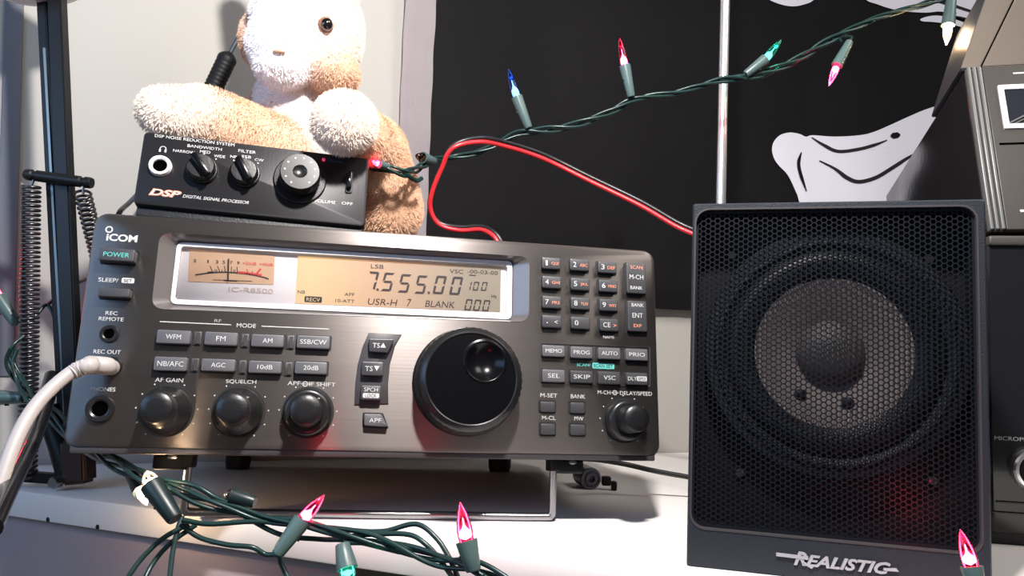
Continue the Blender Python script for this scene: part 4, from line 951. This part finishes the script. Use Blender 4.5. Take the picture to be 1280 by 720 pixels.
ls = thing('string_lights', 'dark green tangle of miniature lights hanging over the desk edge under the receiver', 'string lights', loc=at(300, 640, .345))
O = ls.location
main = [(18, 436, .43), (14, 455, .43), (26, 478, .43), (44, 502, .42), (66, 525, .415), (88, 548, .41), (112, 566, .385), (140, 578, .365), (170, 592, .350), (205, 606, .340), (250, 624, .335), (290, 636, .335), (330, 648, .335), (380, 655, .330), (430, 667, .325), (490, 682, .322), (545, 700, .315), (590, 708, .305), (640, 730, .30)]
bm = bmesh.new(); twist(bm, [p-O for p in path(main)], .0010, .0018, 12, 3); obj('cord', bm, M['cordg'], ls, 60)
loose = [
 [(236, 655, .335), (205, 672, .33), (178, 697, .325), (158, 725, .32), (150, 745, .32)],
 [(245, 656, .337), (212, 680, .332), (190, 706, .327), (176, 735, .32)],
 [(228, 645, .337), (222, 662, .334), (216, 690, .33), (211, 730, .325)],
 [(228, 650, .332), (262, 655, .332), (320, 652, .334), (380, 657, .334), (440, 663, .33), (480, 664, .328), (520, 655, .326), (545, 672, .322), (562, 698, .318), (576, 730, .315)],
 [(226, 655, .334), (250, 672, .333), (285, 681, .331), (315, 684, .331), (332, 693, .332), (348, 694, .330), (352, 706, .330), (364, 730, .328)],
 [(425, 672, .326), (465, 668, .326), (510, 668, .323), (532, 680, .32), (550, 700, .318), (572, 730, .314)],
 [(430, 678, .324), (480, 680, .323), (530, 690, .32), (570, 702, .315), (605, 722, .30)],
 [(300, 642, .336), (350, 668, .335), (400, 674, .334), (440, 676, .33), (500, 690, .325)],
 [(46, 500, .424), (70, 512, .42), (92, 538, .41), (118, 560, .38), (150, 574, .362), (190, 596, .345), (240, 606, .338), (270, 622, .337), (300, 634, .336)],
 [(30, 420, .435), (16, 432, .43), (12, 448, .43), (24, 470, .43), (40, 492, .425)],
 [(25, 408, .46), (42, 398, .462), (58, 381, .468), (68, 397, .468), (76, 420, .47), (92, 445, .475)],
 [(120, 345, .455), (100, 352, .465), (84, 362, .468), (60, 380, .470)],
]
for i, l in enumerate(loose):
    bm = bmesh.new(); tube(bm, [p-O for p in cr(path(l), 8)], .0011, 7); obj('loose_wire', bm, M['cordg'], ls, 60)
bulb(ls, (183, 588, .331), (190, 606, .328), (219, 649, .322), 'clear', 'socketb', r=.0048, power=.006)
bulb(ls, (184, 632, .372), (176, 614, .376), (161, 588, .384), 'clear', 'socketb', r=.0038, power=.05)
bulb(ls, (280, 616, .338), (290, 620, .338), (319, 628, .337), 'off', 'socketb', r=.0036)
bulb(ls, (406, 618, .332), (378, 650, .328), (346, 693, .322), 'red', r=.0040, power=.007)
bulb(ls, (437, 735, .316), (434, 711, .318), (428, 680, .322), 'green', r=.0044, power=.004)
bulb(ls, (575, 627, .300), (583, 676, .300), (592, 714, .298), 'red', 'socket', r=.0042, power=.006)
bulb(ls, (-12, 352, .455), (-2, 372, .455), (21, 405, .455), 'red', r=.0045, power=.015)
bulb(ls, (-24, 497, .44), (-8, 497, .44), (30, 497, .436), 'off', r=.0045)
bulb(ls, (93, 325, .430), (86, 336, .432), (99, 352, .462), 'red', 'socketb', r=.0020, power=.006) if 0 else None
fs = thing('string_lights', 'single lit red miniature bulb standing before the lower right of the loudspeaker', 'string lights', loc=at(1222, 735, .265))
bulb(fs, (1200, 661, .268), (1214, 708, .266), (1223, 742, .264), 'red', r=.0036, power=.010)
bm = bmesh.new(); tube(bm, [p-fs.location for p in cr([at(1223, 742, .264), at(1226, 765, .264), at(1200, 810, .25), at(1100, 860, .245)], 6)], .0012, 7); obj('cord', bm, M['cordg'], fs, 60)

# ------------------------------------------------------------------ plush toy
PR = []; CUR = [None]
def ell(bm, c_, r3, rot=None, seg=24):
    if CUR[0] is not None: PR.append((Vector(c_), r3, CUR[0]))
    m4 = Matrix.Translation(c_) @ (rot.to_4x4() if rot else Matrix()) @ Matrix.Diagonal((*r3, 1)); bmesh.ops.create_uvsphere(bm, u_segments=seg, v_segments=16, radius=1, matrix=m4)
TAN = Vector((.74, .46, .30)); WHT = Vector((.90, .87, .92)); CRM = Vector((.90, .76, .66))
YB = .455
bs = at(400, 287, .44)
lr = RF.I @ bs; lr.z = H-.003; bs = RF.M @ lr
toy = thing('plush_toy', 'tan and white plush animal sitting behind the small black box, paws resting on it', 'plush toy', loc=bs)
def B(px, py, Y): return at(px, py, Y)-bs
def capsule(bm, a_, b_, ra, rb2, n=7):
    for i in range(n):
        t = i/(n-1); ell(bm, a_.lerp(b_, t), (ra+(rb2-ra)*t,)*3, None, 18)
bm = bmesh.new()
def capsule(bm, a_, b_, ra, rb2, n=7):
    for i in range(n):
        t = i/(n-1); ell(bm, a_.lerp(b_, t), (ra+(rb2-ra)*t,)*3, None, 18)
CUR[0] = CRM; ell(bm, B(390, 40, .462), (.0320, .034, .0375))
CUR[0] = WHT; ell(bm, B(354, 55, .440), (.0215, .020, .0215)); ell(bm, B(352, 85, .440), (.0160, .018, .0120)); ell(bm, B(348, 20, .446), (.016, .02, .02))
CUR[0] = TAN; ell(bm, B(415, 92, .455), (.017, .02, .0125)); ell(bm, B(322, 50, .458), (.010, .016, .018))
ell(bm, B(392, 190, .492), (.038, .030, .046)); ell(bm, B(330, 145, .498), (.014, .015, .018))
CUR[0] = WHT; ell(bm, B(362, 150, .468), (.0215, .020, .030)); ell(bm, B(358, 125, .470), (.020, .020, .020)); ell(bm, B(372, 185, .462), (.024, .020, .020))
CUR[0] = TAN; capsule(bm, B(350, 195, .452), B(262, 150, .428), .0225, .0185, 9)
CUR[0] = CRM; capsule(bm, B(255, 147, .426), B(204, 139, .408), .0180, .0140, 5)
ell(bm, B(430, 153, .385), (.0172, .0172, .0165)); CUR[0] = TAN; capsule(bm, B(438, 160, .402), B(466, 190, .445), .0150, .021, 6); capsule(bm, B(464, 190, .447), B(484, 262, .462), .022, .0220, 6)
capsule(bm, B(420, 255, .475), B(480, 268, .465), .024, .020, 5)
CUR[0] = CRM; capsule(bm, B(350, -10, .475), B(325, -80, .485), .013, .009, 6); capsule(bm, B(425, -10, .478), B(445, -85, .49), .013, .009, 6)
me = bpy.data.meshes.new('b'); bm.to_mesh(me); bm.free(); tmp = bpy.data.objects.new('tmp', me); COL.objects.link(tmp)
md = tmp.modifiers.new('r', 'REMESH'); md.mode = 'VOXEL'; md.voxel_size = .0018
ms = tmp.modifiers.new('s', 'SMOOTH'); ms.factor = .5; ms.iterations = 10
dg = bpy.context.evaluated_depsgraph_get(); dg.update(); bme = bpy.data.meshes.new_from_object(tmp.evaluated_get(dg)); bpy.data.objects.remove(tmp)
def furcol(p):
    ws = 0; col = Vector((0, 0, 0))
    for c_, r3, k_ in PR:
        d = math.sqrt(sum(((p[i]-c_[i])/r3[i])**2 for i in range(3))); w = math.exp(-((d-.9)*7)) if d < 2.2 else 0
        ws += w; col += k_*w
    return col/ws if ws > 1e-9 else TAN.copy()
ca = bme.color_attributes.new('fur_colour', 'FLOAT_COLOR', 'POINT')
for v in bme.vertices: ca.data[v.index].color = (*(furcol(v.co)*.85), 1)
bme.materials.clear(); body = link('body', bme, M['fur'], toy, 180)
# fur strands
bme.calc_loop_triangles(); tris = bme.loop_triangles; cum = []; s_ = 0
for t in tris: s_ += t.area; cum.append(s_)
import bisect
rnd = random.Random(3); NV = []; NF = []; NC = []
vn = [v.normal.copy() for v in bme.vertices]; vcs = [v.co.copy() for v in bme.vertices]
campos = CP-bs
for k in range(105000):
    t = tris[min(len(tris)-1, bisect.bisect(cum, rnd.random()*s_))]; a_, b_, c_ = t.vertices
    u = rnd.random(); v = rnd.random()
    if u+v > 1: u, v = 1-u, 1-v
    p = vcs[a_]*(1-u-v)+vcs[b_]*u+vcs[c_]*v; n = (vn[a_]*(1-u-v)+vn[b_]*u+vn[c_]*v).normalized()
    if n.dot(campos-p) < -.08*(campos-p).length*1.0 - .0: continue
    cl = Vector((math.sin(p.x*260+p.z*90), math.sin(p.y*240+p.x*70), math.sin(p.z*230+p.y*110)))*.35
    d = (n+cl+Vector((rnd.gauss(0, .28), rnd.gauss(0, .28), rnd.gauss(0, .28)-.30))).normalized()
    if d.dot(n) < .15: d = (d+n*.5).normalized()
    L_ = rnd.uniform(.0011, .0025); w_ = d.cross((campos-p)).normalized()*rnd.uniform(.00011, .00019)
    m1 = p+d*L_*.55; tipp = p+d*L_+Vector((0, 0, -.25))*L_*.5
    i0 = len(NV); NV += [p-w_, p+w_, m1-w_*.8, m1+w_*.8, tipp]; NF += [(i0, i0+1, i0+3, i0+2), (i0+2, i0+3, i0+4)]
    cc_ = furcol(p)*rnd.uniform(.82, 1.14); NC += [(*[min(.95, x) for x in cc_], 1)]*5
fme = bpy.data.meshes.new('fur'); fme.from_pydata(NV, [], NF); ca = fme.color_attributes.new('fur_colour', 'FLOAT_COLOR', 'POINT'); ca.data.foreach_set('color', [x for c_ in NC for x in c_])
fo = link('fur', fme, M['fur'], toy, smooth=False); fo['kind'] = 'stuff'
# eye, nose, mouth
from mathutils.bvhtree import BVHTree
bv = BVHTree.FromPolygons([v.co for v in bme.vertices], [p.vertices[:] for p in bme.polygons])
def surf(px, py):
    h = bv.ray_cast(campos, ray(px, py).normalized()); return h[0], h[1]
p, n = surf(407, 31); q_ = n.to_track_quat('Z', 'Y').to_matrix().to_4x4(); q_.translation = p
bm = bmesh.new(); lathe(bm, [(.0045, -.001), (.0045, .0012), (.0034, .0020)], q_, 24, False); obj('eye_rim', bm, M['eyerim'], toy, 60)
bm = bmesh.new(); ell(bm, p+n*.0016, (.0037, .0037, .0040)); obj('eye', bm, M['eye'], toy, 60)
p, n = surf(349, 66)
bm = bmesh.new(); ell(bm, p+n*.001, (.0036, .0024, .0014)); obj('nose', bm, M['nose'], toy, 60)

# ------------------------------------------------------------------ light
def area(name, loc, target, size, energy, col, sy=None, spread=180):
    l = bpy.data.lights.new(name, 'AREA'); l.energy = energy; l.color = col; l.size = size
    if sy: l.shape = 'RECTANGLE'; l.size_y = sy
    l.spread = R(spread)
    o = bpy.data.objects.new(name, l); COL.objects.link(o); o.location = loc; o.rotation_euler = (Vector(target)-Vector(loc)).to_track_quat('-Z', 'Y').to_euler(); return o
sp_ = bpy.data.lights.new('lamp_beam', 'SPOT'); sp_.energy = 17; sp_.spot_size = R(150); sp_.spot_blend = .6; sp_.shadow_soft_size = .016; sp_.color = (1, .96, .93)
so_ = bpy.data.objects.new('lamp_beam', sp_); COL.objects.link(so_); so_.location = (.02, .13, .42); so_.rotation_euler = (Vector((-.07, .38, .12))-so_.location).to_track_quat('-Z', 'Y').to_euler()
area('room_light', (.85, .0, 1.05), (.35, .6, .15), .5, 8.5, (1, .94, .88))
area('monitor_glow', (-.55, -.02, .28), (-.1, .36, .1), .45, 1.6, (.35, .6, 1), .28)
wld = bpy.data.worlds.new('room'); S.world = wld; wld.use_nodes = True; wld.node_tree.nodes['Background'].inputs[0].default_value = (.85, .85, .9, 1); wld.node_tree.nodes['Background'].inputs[1].default_value = .12
S.view_settings.view_transform = 'Standard'; S.view_settings.look = 'None'; S.view_settings.gamma = 1; S.view_settings.use_curve_mapping = False; S.view_settings.exposure = 0
